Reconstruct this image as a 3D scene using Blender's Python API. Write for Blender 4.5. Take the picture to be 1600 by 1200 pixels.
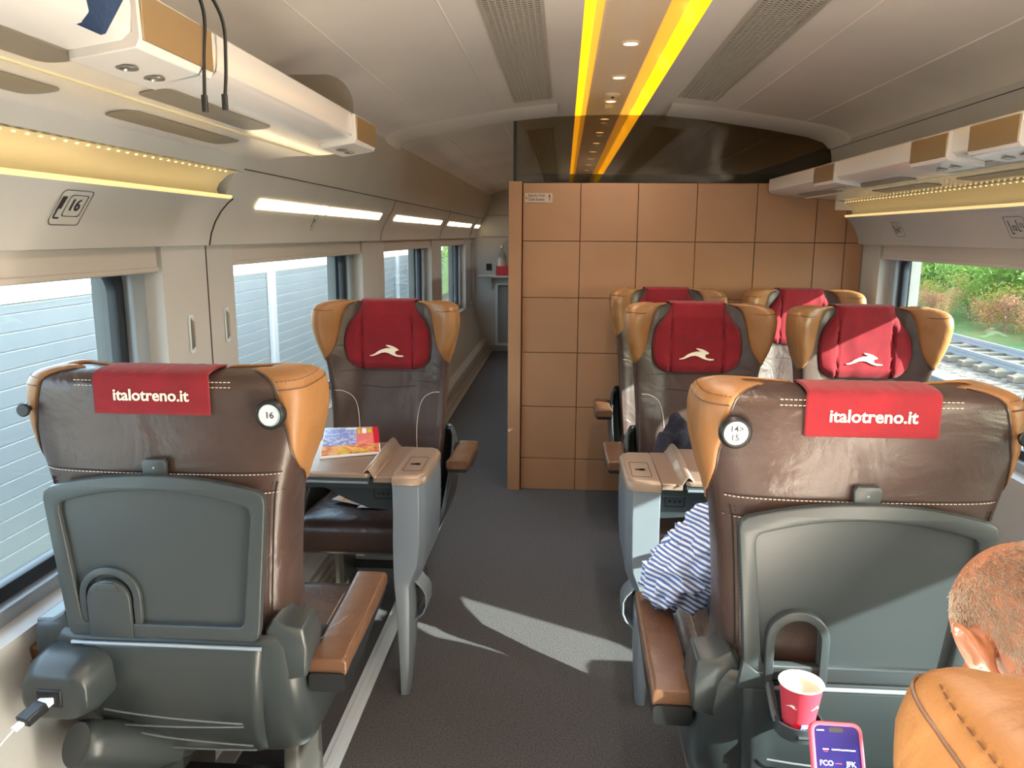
import bpy, bmesh, math, random
import numpy as np
from mathutils import Vector, Matrix, noise
random.seed(7)
for o in list(bpy.data.objects): bpy.data.objects.remove(o, do_unlink=True)
SC = bpy.context.scene
COL = SC.collection
R = math.radians

# ------------------------------------------------------------------ camera
cam_data = bpy.data.cameras.new('camera'); cam = bpy.data.objects.new('camera', cam_data); COL.objects.link(cam)
cam_data.sensor_fit = 'HORIZONTAL'; cam_data.sensor_width = 36.0; cam_data.lens = 36.0 * 1220.0 / 1600.0
cam_data.clip_start = 0.02; cam_data.clip_end = 400
PITCH, PSI, ROLL = R(10.79), R(3.7137), 0.006
fw = Vector((-math.sin(PSI)*math.cos(PITCH), math.cos(PSI)*math.cos(PITCH), -math.sin(PITCH)))
rt = Vector((math.cos(PSI), math.sin(PSI), 0)); up = rt.cross(fw)
c_, s_ = math.cos(ROLL), math.sin(ROLL)
rt2 = rt*c_ + up*s_; up2 = up*c_ - rt*s_
M = Matrix.Identity(4)
for i in range(3):
    M[i][0] = rt2[i]; M[i][1] = up2[i]; M[i][2] = -fw[i]
M[0][3], M[1][3], M[2][3] = 0, 0, 1.55
cam.matrix_world = M
SC.camera = cam

# ------------------------------------------------------------------ light, world, exposure
SC.view_settings.view_transform = 'Standard'; SC.view_settings.look = 'None'
SC.view_settings.gamma = 1.0; SC.view_settings.use_curve_mapping = False
SC.view_settings.exposure = 0.85
SUN_DIR = Vector((-1.0, 0.52, -0.50)).normalized()      # from the right, slightly from behind
w = bpy.data.worlds.new('sky'); SC.world = w; w.use_nodes = True
nt = w.node_tree; nt.nodes.clear()
sky = nt.nodes.new('ShaderNodeTexSky'); sky.sky_type = 'NISHITA'; sky.sun_disc = False
sky.sun_elevation = R(31); sky.sun_rotation = math.atan2(-SUN_DIR.x, -SUN_DIR.y); sky.dust_density = 2.5; sky.air_density = 1.2
mixw = nt.nodes.new('ShaderNodeMix'); mixw.data_type = 'RGBA'; mixw.inputs[0].default_value = 0.45
mixw.inputs[7].default_value = (4.2, 4.4, 4.7, 1)
bg = nt.nodes.new('ShaderNodeBackground'); bg.inputs[1].default_value = 0.85
out = nt.nodes.new('ShaderNodeOutputWorld')
nt.links.new(sky.outputs[0], mixw.inputs[6]); nt.links.new(mixw.outputs[2], bg.inputs[0]); nt.links.new(bg.outputs[0], out.inputs[0])
sd = bpy.data.lights.new('sun', 'SUN'); sd.energy = 14.5; sd.angle = R(0.6); sd.color = (1.0, 0.93, 0.82)
sun = bpy.data.objects.new('sun', sd); COL.objects.link(sun); sun.rotation_euler = SUN_DIR.to_track_quat('-Z', 'Y').to_euler()
sun.location = (8, -4, 8)

# ------------------------------------------------------------------ materials
def lin(h):
    if isinstance(h, str):
        h = h.lstrip('#'); h = [int(h[i:i+2], 16) for i in (0, 2, 4)]
    return tuple(((v/255)/12.92 if v/255 <= .04045 else ((v/255+.055)/1.055)**2.4) for v in h) + (1,)
MATS = {}
def mat(name, col, rough=.5, metal=0., spec=.5, bump=None, noise_col=None, emit=None, coat=0., sheen=0.):
    """bump=(scale,strength,detail); noise_col=(scale, second colour, contrast)"""
    m = bpy.data.materials.new(name); m.use_nodes = True; t = m.node_tree
    b = t.nodes['Principled BSDF']
    b.inputs['Base Color'].default_value = lin(col); b.inputs['Roughness'].default_value = rough
    b.inputs['Metallic'].default_value = metal; b.inputs['Specular IOR Level'].default_value = spec
    b.inputs['Coat Weight'].default_value = coat; b.inputs['Coat Roughness'].default_value = .12
    if sheen: b.inputs['Sheen Weight'].default_value = sheen
    tc = t.nodes.new('ShaderNodeTexCoord')
    if noise_col:
        n = t.nodes.new('ShaderNodeTexNoise'); n.inputs['Scale'].default_value = noise_col[0]; n.inputs['Detail'].default_value = 6
        r = t.nodes.new('ShaderNodeValToRGB'); k = noise_col[2] if len(noise_col) > 2 else .2
        r.color_ramp.elements[0].position = .5-k; r.color_ramp.elements[1].position = .5+k
        r.color_ramp.elements[0].color = lin(col); r.color_ramp.elements[1].color = lin(noise_col[1])
        t.links.new(tc.outputs['Object'], n.inputs['Vector']); t.links.new(n.outputs['Fac'], r.inputs[0]); t.links.new(r.outputs[0], b.inputs['Base Color'])
    if bump:
        n = t.nodes.new('ShaderNodeTexNoise'); n.inputs['Scale'].default_value = bump[0]; n.inputs['Detail'].default_value = bump[2] if len(bump) > 2 else 4
        bp = t.nodes.new('ShaderNodeBump'); bp.inputs['Strength'].default_value = bump[1]; bp.inputs['Distance'].default_value = bump[3] if len(bump) > 3 else .003
        t.links.new(tc.outputs['Object'], n.inputs['Vector']); t.links.new(n.outputs['Fac'], bp.inputs['Height']); t.links.new(bp.outputs[0], b.inputs['Normal'])
    if emit:
        b.inputs['Emission Color'].default_value = lin(emit[0]); b.inputs['Emission Strength'].default_value = emit[1]
    MATS[name] = m; return m
def leather(name, col, col2, rough=.36):
    m = mat(name, col, rough, bump=(260, .25, 3, .0015), noise_col=(9, col2, .25), spec=.5)
    t = m.node_tree; b = t.nodes['Principled BSDF']
    # large soft creases added under the grain
    tc = [n for n in t.nodes if n.type == 'TEX_COORD'][0]
    n = t.nodes.new('ShaderNodeTexNoise'); n.inputs['Scale'].default_value = 7; n.inputs['Detail'].default_value = 3; n.inputs['Distortion'].default_value = 1.0
    bp = t.nodes.new('ShaderNodeBump'); bp.inputs['Strength'].default_value = .55; bp.inputs['Distance'].default_value = .012
    old = b.inputs['Normal'].links[0].from_node
    t.links.new(tc.outputs['Object'], n.inputs['Vector']); t.links.new(n.outputs['Fac'], bp.inputs['Height']); t.links.new(bp.outputs[0], old.inputs['Normal'])
    return m
leather('brown_leather', (72, 55, 50), (62, 47, 43), .31)
leather('tan_leather', (154, 109, 66), (142, 98, 58), .40)
leather('arm_leather', (106, 72, 48), (88, 60, 42), .36)
mat('red_cloth', (132, 10, 28), .9, bump=(420, .5, 2, .001), noise_col=(14, (114, 9, 25)), sheen=.1)
mat('dark_plastic', (55, 61, 64), .38, bump=(500, .12, 2, .0005))
mat('black_plastic', (22, 24, 27), .4)
mat('shell_plastic', (50, 56, 58), .34, bump=(500, .1, 2, .0005))
mat('silver_paint', (138, 148, 158), .32, metal=.35, bump=(900, .05, 2, .0003))
mat('silver_cap', (158, 136, 120), .36, metal=.35)
mat('cord_grey', (96, 100, 104), .6)
mat('steel', (150, 146, 140), .3, metal=.9)
mat('brushed_brass', (176, 158, 128), .32, metal=.75)
mat('thread', (214, 200, 186), .7)
mat('seam_dark', (38, 26, 24), .8)
mat('wall_white', (182, 182, 182), .38, noise_col=(3, (176, 176, 175)), bump=(40, .03, 2, .001))
mat('ceiling_white', (230, 222, 214), .27, spec=.6, noise_col=(1.5, (216, 209, 202)))
mat('ceiling_light', (228, 222, 216), .3)
mat('rack_white', (212, 208, 205), .2, spec=.7, coat=.3)
mat('rack_inset', (120, 112, 100), .35)
mat('skirting', (150, 144, 136), .4)
mat('panel_tan', (170, 126, 92), .5, bump=(300, .15, 3, .0006), noise_col=(4, (164, 120, 87)))
mat('panel_gap', (104, 70, 50), .8)
mat('gasket', (26, 34, 44), .4)
mat('frame_grey', (150, 160, 170), .35, metal=.3)
mat('blind', (182, 176, 172), .6)
mat('white_paper', (232, 232, 228), .6)
mat('white_plastic', (236, 238, 240), .35)
mat('ink', (40, 42, 48), .5)
mat('cream_thread', (236, 226, 208), .6)
mat('concrete', (118, 120, 118), .9, noise_col=(4, (104, 106, 102)), bump=(30, .3))
mat('rail_steel', (150, 156, 164), .5, metal=.6)
mat('sleeper', (122, 114, 100), .9)
mat('bark', (150, 134, 118), .9, noise_col=(8, (110, 92, 78)))
mat('grille', (166, 158, 146), .5)
mat('grille_dark', (38, 32, 28), .8)
mat('cable_white', (236, 238, 240), .5)
mat('blue_fabric', (28, 52, 88), .75, bump=(300, .3))
mat('navy_fabric', (26, 24, 40), .85, bump=(60, .6, 4, .01))
mat('skin', (168, 112, 82), .5, bump=(120, .15, 4, .001), noise_col=(14, (158, 98, 68)))
mat('grey_hair', (188, 174, 160), .6)
mat('trousers', (40, 48, 60), .85)
mat('shoe', (30, 26, 24), .4)
mat('dark_shirt', (58, 62, 74), .85)
mat('cup_red', (196, 62, 80), .45)
mat('phone_case', (206, 74, 96), .4)
mat('strip_emit', (255, 200, 40), .4, emit=((255, 184, 4), 1.3))
mat('painted_strip_glow', (255, 190, 70), .4, emit=((255, 190, 60), .38))
mat('lamp_emit', (255, 240, 210), .4, emit=((255, 228, 178), 4.5))
mat('spot_emit', (255, 240, 215), .4, emit=((255, 226, 190), 2.2))
mat('cove_emit', (255, 225, 140), .4, emit=((255, 224, 160), .42))
mat('cove_led', (255, 225, 140), .4, emit=((255, 220, 150), 1.2))
mat('red_led', (255, 80, 90), .4, emit=((255, 60, 70), 3))
mat('kitchen_grey', (150, 152, 150), .5)
mat('box_red', (196, 30, 50), .5)
mat('bottle_plastic', (225, 200, 190), .3)
mat('cool_white', (205, 214, 220), .3)
mat('sign_plate', (196, 172, 150), .5)
mat('liquid_cream', (222, 208, 186), .5)

def carpet():
    m = mat('carpet', (66, 62, 62), .95, bump=(380, .9, 3, .004)); t = m.node_tree; b = t.nodes['Principled BSDF']
    tc = t.nodes.new('ShaderNodeTexCoord')
    n = t.nodes.new('ShaderNodeTexNoise'); n.inputs['Scale'].default_value = 170; n.inputs['Detail'].default_value = 5; n.inputs['Roughness'].default_value = .8
    wv = t.nodes.new('ShaderNodeTexWave'); wv.bands_direction = 'Y'; wv.inputs['Scale'].default_value = 45; wv.inputs['Distortion'].default_value = 1.0
    r = t.nodes.new('ShaderNodeValToRGB'); r.color_ramp.elements[0].position = .36; r.color_ramp.elements[1].position = .64
    r.color_ramp.elements[0].color = lin((56, 54, 55)); r.color_ramp.elements[1].color = lin((114, 112, 114))
    mx = t.nodes.new('ShaderNodeMix'); mx.data_type = 'RGBA'; mx.blend_type = 'MULTIPLY'; mx.inputs[0].default_value = .35
    t.links.new(tc.outputs['Object'], n.inputs['Vector']); t.links.new(tc.outputs['Object'], wv.inputs['Vector'])
    t.links.new(n.outputs['Fac'], r.inputs[0]); t.links.new(r.outputs[0], mx.inputs[6]); t.links.new(wv.outputs['Color'], mx.inputs[7])
    t.links.new(mx.outputs[2], b.inputs['Base Color'])
carpet()
def glassm(name, tint, gloss):
    m = bpy.data.materials.new(name); m.use_nodes = True; t = m.node_tree; t.nodes.clear()
    tr = t.nodes.new('ShaderNodeBsdfTransparent'); tr.inputs[0].default_value = tint
    gl = t.nodes.new('ShaderNodeBsdfGlossy'); gl.inputs['Roughness'].default_value = .02
    lw = t.nodes.new('ShaderNodeLayerWeight'); lw.inputs[0].default_value = .5
    pw = t.nodes.new('ShaderNodeMath'); pw.operation = 'POWER'; pw.inputs[1].default_value = 5.0
    fr = t.nodes.new('ShaderNodeMath'); fr.operation = 'MULTIPLY_ADD'; fr.inputs[1].default_value = .9; fr.inputs[2].default_value = gloss
    t.links.new(lw.outputs['Facing'], pw.inputs[0]); t.links.new(pw.outputs[0], fr.inputs[0])
    mx = t.nodes.new('ShaderNodeMixShader'); o = t.nodes.new('ShaderNodeOutputMaterial')
    t.links.new(fr.outputs[0], mx.inputs[0]); t.links.new(tr.outputs[0], mx.inputs[1]); t.links.new(gl.outputs[0], mx.inputs[2]); t.links.new(mx.outputs[0], o.inputs[0])
    MATS[name] = m
glassm('window_glass', (.88, .96, .97, 1), .03)
glassm('dark_glass', (.52, .45, .30, 1), .04)
glassm('clear_bottle', (.85, .9, .92, 1), .15)
def stripes(nm, rot):
    m = mat(nm, (225, 228, 238), .85, bump=(40, .5, 4, .006)); t = m.node_tree; b = t.nodes['Principled BSDF']
    tc = t.nodes.new('ShaderNodeTexCoord'); mp = t.nodes.new('ShaderNodeMapping'); mp.inputs['Rotation'].default_value = rot
    n = t.nodes.new('ShaderNodeTexNoise'); n.inputs['Scale'].default_value = 9; n.inputs['Detail'].default_value = 2
    va = t.nodes.new('ShaderNodeVectorMath'); va.operation = 'MULTIPLY_ADD'; va.inputs[1].default_value = (.02, .02, .02)
    wv = t.nodes.new('ShaderNodeTexWave'); wv.bands_direction = 'Z'; wv.inputs['Scale'].default_value = 27; wv.inputs['Distortion'].default_value = 0
    r = t.nodes.new('ShaderNodeValToRGB'); r.color_ramp.interpolation = 'EASE'
    r.color_ramp.elements[0].position = .42; r.color_ramp.elements[1].position = .58
    r.color_ramp.elements[0].color = lin((88, 112, 172)); r.color_ramp.elements[1].color = lin((226, 230, 240))
    t.links.new(tc.outputs['Object'], n.inputs['Vector']); t.links.new(n.outputs['Color'], va.inputs[0]); t.links.new(tc.outputs['Object'], va.inputs[2])
    t.links.new(va.outputs[0], mp.inputs[0]); t.links.new(mp.outputs[0], wv.inputs['Vector']); t.links.new(wv.outputs['Fac'], r.inputs[0]); t.links.new(r.outputs[0], b.inputs['Base Color'])
stripes('striped_cloth', (R(15), R(-28), R(20))); stripes('striped_sleeve', (R(10), R(35), R(-10)))
def cover(name, cols, sc):
    """printed magazine page: blotches of several colours"""
    m = mat(name, (255, 255, 255), .3); t = m.node_tree; b = t.nodes['Principled BSDF']
    tc = t.nodes.new('ShaderNodeTexCoord'); n = t.nodes.new('ShaderNodeTexNoise'); n.inputs['Scale'].default_value = sc; n.inputs['Detail'].default_value = 5; n.inputs['Roughness'].default_value = .7
    r = t.nodes.new('ShaderNodeValToRGB'); e = r.color_ramp.elements
    while len(e) < len(cols): e.new(.5)
    for i, cc in enumerate(cols): e[i].position = .3+.4*i/(len(cols)-1); e[i].color = lin(cc)
    t.links.new(tc.outputs['Object'], n.inputs['Vector']); t.links.new(n.outputs['Fac'], r.inputs[0]); t.links.new(r.outputs[0], b.inputs['Base Color'])
cover('print_blue', [(40, 60, 150), (220, 225, 240), (70, 90, 190), (210, 215, 235), (60, 50, 130)], 30)
cover('print_pink', [(200, 60, 110), (230, 140, 90), (240, 110, 140), (225, 180, 100)], 28)
cover('print_orange', [(220, 110, 60), (235, 190, 120), (200, 90, 60), (160, 110, 150)], 22)
mat('print_red', (205, 30, 50), .35)
mat('print_yellow', (215, 200, 40), .35)
def foliage(name, c1, c2):
    m = mat(name, c1, .6, noise_col=(3, c2, .3)); t = m.node_tree; b = t.nodes['Principled BSDF']
    o = [n for n in t.nodes if n.type == 'OUTPUT_MATERIAL'][0]
    tl = t.nodes.new('ShaderNodeBsdfTranslucent'); tl.inputs[0].default_value = lin(c2)
    mx = t.nodes.new('ShaderNodeMixShader'); mx.inputs[0].default_value = .45
    t.links.new(b.outputs[0], mx.inputs[1]); t.links.new(tl.outputs[0], mx.inputs[2]); t.links.new(mx.outputs[0], o.inputs[0])
foliage('leaf_green', (92, 132, 62), (134, 164, 82))
foliage('leaf_deep', (74, 116, 66), (108, 146, 80))
foliage('leaf_yellow', (150, 168, 72), (176, 160, 84))
foliage('leaf_rust', (160, 104, 80), (178, 132, 92))
mat('grass', (70, 112, 50), .95, noise_col=(2, (98, 112, 60)), bump=(20, .8, 5, .1))
def ballast():
    m = mat('ballast', (150, 140, 130), .95, bump=(9, 1.0, 5, .08)); t = m.node_tree; b = t.nodes['Principled BSDF']
    tc = t.nodes.new('ShaderNodeTexCoord'); v = t.nodes.new('ShaderNodeTexVoronoi'); v.inputs['Scale'].default_value = 7
    r = t.nodes.new('ShaderNodeValToRGB'); r.color_ramp.elements[0].color = lin((52, 46, 42)); r.color_ramp.elements[1].color = lin((128, 118, 106))
    t.links.new(tc.outputs['Object'], v.inputs['Vector']); t.links.new(v.outputs['Color'], r.inputs[0]); t.links.new(r.outputs[0], b.inputs['Base Color'])
ballast()
mat('barrier_panel', (158, 166, 170), .6, noise_col=(.7, (148, 158, 163)))
mat('barrier_groove', (214, 220, 224), .7)
mat('barrier_cap', (214, 218, 220), .6)
def screen():
    m = mat('phone_screen', (30, 28, 70), .15, emit=((44, 34, 110), .6))
screen()
mat('screen_white', (240, 240, 250), .3, emit=((235, 235, 255), .8))
mat('screen_red', (220, 60, 70), .3, emit=((220, 60, 70), .5))

# ------------------------------------------------------------------ mesh builder
class MB:
    def __init__(s): s.v = []; s.f = []; s.m = []
    def add(s, vs, fs, mi=0, tf=None):
        o = len(s.v)
        s.v += [tuple(tf(Vector(p))) if tf else tuple(p) for p in vs]
        s.f += [tuple(o+i for i in f) for f in fs]; s.m += [mi]*len(fs); return s
    def box(s, x0, x1, y0, y1, z0, z1, mi=0, tf=None):
        vs = [(x, y, z) for z in (z0, z1) for y in (y0, y1) for x in (x0, x1)]
        return s.add(vs, [(0, 2, 3, 1), (4, 5, 7, 6), (0, 1, 5, 4), (2, 6, 7, 3), (0, 4, 6, 2), (1, 3, 7, 5)], mi, tf)
    def loft(s, rings, mi=0, closed=True, cap=True, tf=None):
        n = len(rings[0]); vs = [p for r in rings for p in r]; fs = []
        for i in range(len(rings)-1):
            for j in range(n if closed else n-1):
                k = (j+1) % n; fs.append((i*n+j, i*n+k, (i+1)*n+k, (i+1)*n+j))
        if cap and closed:
            fs.append(tuple(range(n))[::-1]); fs.append(tuple((len(rings)-1)*n+i for i in range(n)))
        return s.add(vs, fs, mi, tf)
    def tube(s, path, r, seg=8, mi=0, tf=None, rad=None, sx=1., cap=True):
        P = [Vector(p) for p in path]; rings = []; prev = None
        for i, p in enumerate(P):
            t = (P[min(i+1, len(P)-1)] - P[max(i-1, 0)]).normalized()
            if prev is None:
                a = Vector((0, 0, 1)) if abs(t.z) < .9 else Vector((1, 0, 0)); u = t.cross(a).normalized()
            else:
                u = (prev - t*prev.dot(t)).normalized()
            prev = u; q = t.cross(u); rr = rad[i] if rad else r
            rings.append([p + u*math.cos(2*math.pi*k/seg)*rr*sx + q*math.sin(2*math.pi*k/seg)*rr for k in range(seg)])
        return s.loft(rings, mi, True, cap, tf)
    def lathe(s, prof, c, seg=24, mi=0, tf=None, axis='z', cap=True):
        rings = []
        for r, h in prof:
            ring = []
            for k in range(seg):
                a = 2*math.pi*k/seg; x, y = r*math.cos(a), r*math.sin(a)
                ring.append(Vector(c) + (Vector((x, y, h)) if axis == 'z' else Vector((x, h, y)) if axis == 'y' else Vector((h, x, y))))
            rings.append(ring)
        return s.loft(rings, mi, True, cap, tf)
    def grid(s, fn, nu, nv, mi=0, tf=None):
        vs = [fn(i/nu, j/nv) for j in range(nv+1) for i in range(nu+1)]
        fs = [(j*(nu+1)+i, j*(nu+1)+i+1, (j+1)*(nu+1)+i+1, (j+1)*(nu+1)+i) for j in range(nv) for i in range(nu)]
        return s.add(vs, fs, mi, tf)
    def ball(s, c, r, seg=16, rg=10, mi=0, tf=None, fn=None):
        rings = []
        for i in range(rg+1):
            th = math.pi*(.02+.96*i/rg); ring = []
            for k in range(seg):
                a = 2*math.pi*k/seg; d = Vector((math.sin(th)*math.cos(a), math.sin(th)*math.sin(a), -math.cos(th)))
                q = Vector((d.x*r[0], d.y*r[1], d.z*r[2]))
                if fn: q = fn(d, q)
                ring.append(Vector(c)+q)
            rings.append(ring)
        return s.loft(rings, mi, True, True, tf)
    def sweep(s, prof, y0, y1, ny=1, mi=0):
        n = len(prof); rings = [[(x, y0+(y1-y0)*j/ny, z) for x, z in prof] for j in range(ny+1)]
        return s.loft(rings, mi, False, False)
    def build(s, name, mats, parent=None, bevel=0., solid=0., smooth=True, angle=35, subd=0, flipn=False, seg=2, loc=None, soff=-1):
        me = bpy.data.meshes.new(name); me.from_pydata(s.v, [], s.f)
        for mm in (mats if isinstance(mats, (list, tuple)) else [mats]): me.materials.append(MATS[mm])
        me.polygons.foreach_set('material_index', s.m)
        bm = bmesh.new(); bm.from_mesh(me); bmesh.ops.remove_doubles(bm, verts=bm.verts, dist=1e-6)
        bmesh.ops.recalc_face_normals(bm, faces=bm.faces)
        if flipn: bmesh.ops.reverse_faces(bm, faces=bm.faces)
        bm.to_mesh(me); bm.free()
        if smooth:
            me.shade_smooth(); me.set_sharp_from_angle(angle=R(angle))
        o = bpy.data.objects.new(name, me); COL.objects.link(o)
        if parent: o.parent = parent
        if loc: o.location = loc
        if solid:
            md = o.modifiers.new('solid', 'SOLIDIFY'); md.thickness = abs(solid); md.offset = soff if solid > 0 else -soff
        if bevel:
            md = o.modifiers.new('bevel', 'BEVEL'); md.width = bevel; md.segments = seg; md.limit_method = 'ANGLE'; md.angle_limit = R(40)
            md.harden_normals = False
        if subd:
            md = o.modifiers.new('sub', 'SUBSURF'); md.levels = subd; md.render_levels = subd
        return o
def empty(name, loc=(0, 0, 0), rz=0.):
    o = bpy.data.objects.new(name, None); COL.objects.link(o); o.location = loc; o.rotation_euler = (0, 0, rz); o.empty_display_size = .1; return o
def tag(o, label, cat, group=None):
    o['label'] = label; o['category'] = cat
    if group: o['group'] = group
    return o
def struct(o): o['kind'] = 'structure'; return o
def copy_tree(o, parent=None):
    c = o.copy(); COL.objects.link(c)
    if parent: c.parent = parent
    for ch in list(o.children): copy_tree(ch, c)
    return c
def curve_mesh(shapes, ext=0., bev=0.):
    """filled 2D outlines (with holes) -> verts, faces"""
    cu = bpy.data.curves.new('tmp', 'CURVE'); cu.dimensions = '2D'; cu.fill_mode = 'BOTH'; cu.extrude = ext; cu.bevel_depth = bev; cu.bevel_resolution = 1
    for sh in shapes:
        sp = cu.splines.new('POLY'); sp.points.add(len(sh)-1); sp.use_cyclic_u = True
        for p, q in zip(sp.points, sh): p.co = (q[0], q[1], 0, 1)
    return _eval(cu)
def _eval(cu):
    o = bpy.data.objects.new('tmp', cu); COL.objects.link(o)
    dg = bpy.context.evaluated_depsgraph_get(); me = bpy.data.meshes.new_from_object(o.evaluated_get(dg))
    vs = [v.co.copy() for v in me.vertices]; fs = [tuple(p.vertices) for p in me.polygons]
    bpy.data.objects.remove(o); bpy.data.curves.remove(cu); bpy.data.meshes.remove(me); return vs, fs
def text_mesh(t, size, ext=.0004, bold=0., align='CENTER'):
    cu = bpy.data.curves.new('txt', 'FONT'); cu.body = t; cu.size = size; cu.extrude = ext; cu.offset = bold; cu.align_x = align; cu.align_y = 'CENTER'; cu.resolution_u = 3
    return _eval(cu)
def rrect(x0, x1, y0, y1, r, n=5):
    pts = []
    for cx, cy, a0 in ((x1-r, y1-r, 0), (x0+r, y1-r, 90), (x0+r, y0+r, 180), (x1-r, y0+r, 270)):
        for k in range(n+1):
            a = R(a0+90*k/n); pts.append((cx+r*math.cos(a), cy+r*math.sin(a)))
    return pts
def lerp_tab(tab, z):
    xs = [a[0] for a in tab]
    return [float(np.interp(z, xs, [a[i] for a in tab])) for i in range(1, len(tab[0]))]
def catmull(P, n):
    """smooth open spline through 2D/3D points, n samples; returns list + params"""
    P = [np.array(p, float) for p in P]; m = len(P)-1; o = []
    for i in range(n+1):
        t = i/n*m; k = min(int(t), m-1); f = t-k
        p0 = P[max(k-1, 0)]; p1 = P[k]; p2 = P[k+1]; p3 = P[min(k+2, m)]
        o.append(.5*((2*p1)+(-p0+p2)*f+(2*p0-5*p1+4*p2-p3)*f*f+(-p0+3*p1-3*p2+p3)*f**3))
    return o

XC = 0.25          # centre line of the carriage
Y0, YP, YE = -2.6, 4.65, 10.5   # rear end behind the camera, partition, far end wall

# ================================================================== THE SETTING
# ---- outside ground, barrier, track
def ground():
    mb = MB(); mb.grid(lambda u, v: (-60+150*u, -30+170*v, -1.81), 4, 4); struct(mb.build('ground', 'ballast'))
    mb = MB(); mb.grid(lambda u, v: (13.4+70*u, -30+170*v, -1.79 + 4*u*u), 6, 6); g = mb.build('ground_grass', 'grass'); struct(g)
    mb = MB(); mb.grid(lambda u, v: (-6.2-50*u, -10+150*v, -1.5 + 6*u), 6, 6); struct(mb.build('ground_bank', 'grass'))
    mb = MB(); mb.box(8.2, 8.75, -10, 90, -1.8, -1.45); mb.box(3.2, 8.2, -10, 90, -1.8, -1.62); struct(mb.build('ground_kerb', 'concrete', bevel=.02))
ground()
def rails():
    t = empty('railway_track', (11.1, 20, -1.8)); tag(t, 'neighbouring railway track on stone ballast seen through the right window', 'railway track')
    for dx in (0, 1.45):
        mb = MB(); mb.box(dx-.035, dx+.035, -30, 90, .25, .33); mb.box(dx-.012, dx+.012, -30, 90, .16, .25); mb.box(dx-.07, dx+.07, -30, 90, .14, .165); mb.build('rail', 'rail_steel', t)
    mb = MB()
    for k in range(150): mb.box(-.5, 1.95, -30+k*.8, -30+k*.8+.28, .0, .14)
    sl = mb.build('sleepers', 'sleeper', t); sl['kind'] = 'stuff'
rails()
def barrier():
    t = empty('noise_barrier', (-4.5, 8, -1.8)); tag(t, 'pale slatted noise barrier standing beside the track outside the left windows', 'barrier')
    mb = MB(); z = -.0
    prof = []
    zz = 0.0
    while zz < 2.78:
        prof += [(0, zz), (.0, zz+.135), (-.02, zz+.139), (-.02, zz+.148)]; zz += .15
    n = len(prof); rings = [[(x, y, z) for x, z in prof] for y in (-14, 21)]
    mb.loft(rings, 0, False, False)
    k = len(mb.f); mb.m = [1 if (i % 4) in (1, 2, 3) else 0 for i in range(k)]
    mb.build('slat_panel', ['barrier_panel', 'barrier_groove'], t, smooth=False)
    mb = MB(); mb.loft([[(x, y, z) for x, z in [(.02, 2.78), (.04, 2.86), (.03, 3.0), (-.03, 3.07), (-.14, 3.1), (-.3, 3.08), (-.3, 2.0)]] for y in (-14, 21)], 0, False, False); mb.build('cap', 'barrier_cap', t)
    for y in (-12.3, -4.3, 3.75, 12.9):
        mb = MB(); mb.box(.0, .08, y-.10, y+.10, 0, 2.95); mb.build('post', 'barrier_cap', t, bevel=.02)
barrier()

# ---- trees
def tree_proto(name, leaf, h, rad, nleaf, seed, trunk_r=.09, ls=.22):
    rnd = random.Random(seed); t = empty(name)
    mb = MB(); top = Vector((rnd.uniform(-.3, .3), rnd.uniform(-.3, .3), h*.85)); path = [top*(k/6)+Vector((rnd.uniform(-.08, .08), rnd.uniform(-.08, .08), 0)) for k in range(7)]
    mb.tube(path, .1, 7, rad=[trunk_r*(1-.13*k) for k in range(7)]); tips = []
    for b in range(16):
        k = rnd.uniform(.04, .95); p = top*k; a = rnd.uniform(0, 6.28); L = rad*(1.15-k*.6)
        q = p+Vector((math.cos(a)*L, math.sin(a)*L, L*rnd.uniform(.3, .9))); m = (p+q)/2+Vector((0, 0, .12))
        mb.tube([p, m, q], .03, 5, rad=[trunk_r*.4, trunk_r*.28, trunk_r*.1]); tips += [m, q, (m+q)/2]
    mb.build('trunk', 'bark', t)
    mb = MB()
    for i in range(nleaf):
        c = rnd.choice(tips) + Vector((rnd.gauss(0, 1), rnd.gauss(0, 1), rnd.gauss(0, .8)))*rad*.24
        u = Vector((rnd.gauss(0, 1), rnd.gauss(0, 1), rnd.gauss(0, 1))).normalized()*ls*rnd.uniform(.5, 1.1); v = u.orthogonal().normalized()*ls*rnd.uniform(.3, .6)
        mb.add([c-u, c-v*.8, c+u, c+v], [(0, 1, 2, 3)])
    mb.build('foliage', leaf, t, smooth=False); return t
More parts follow.
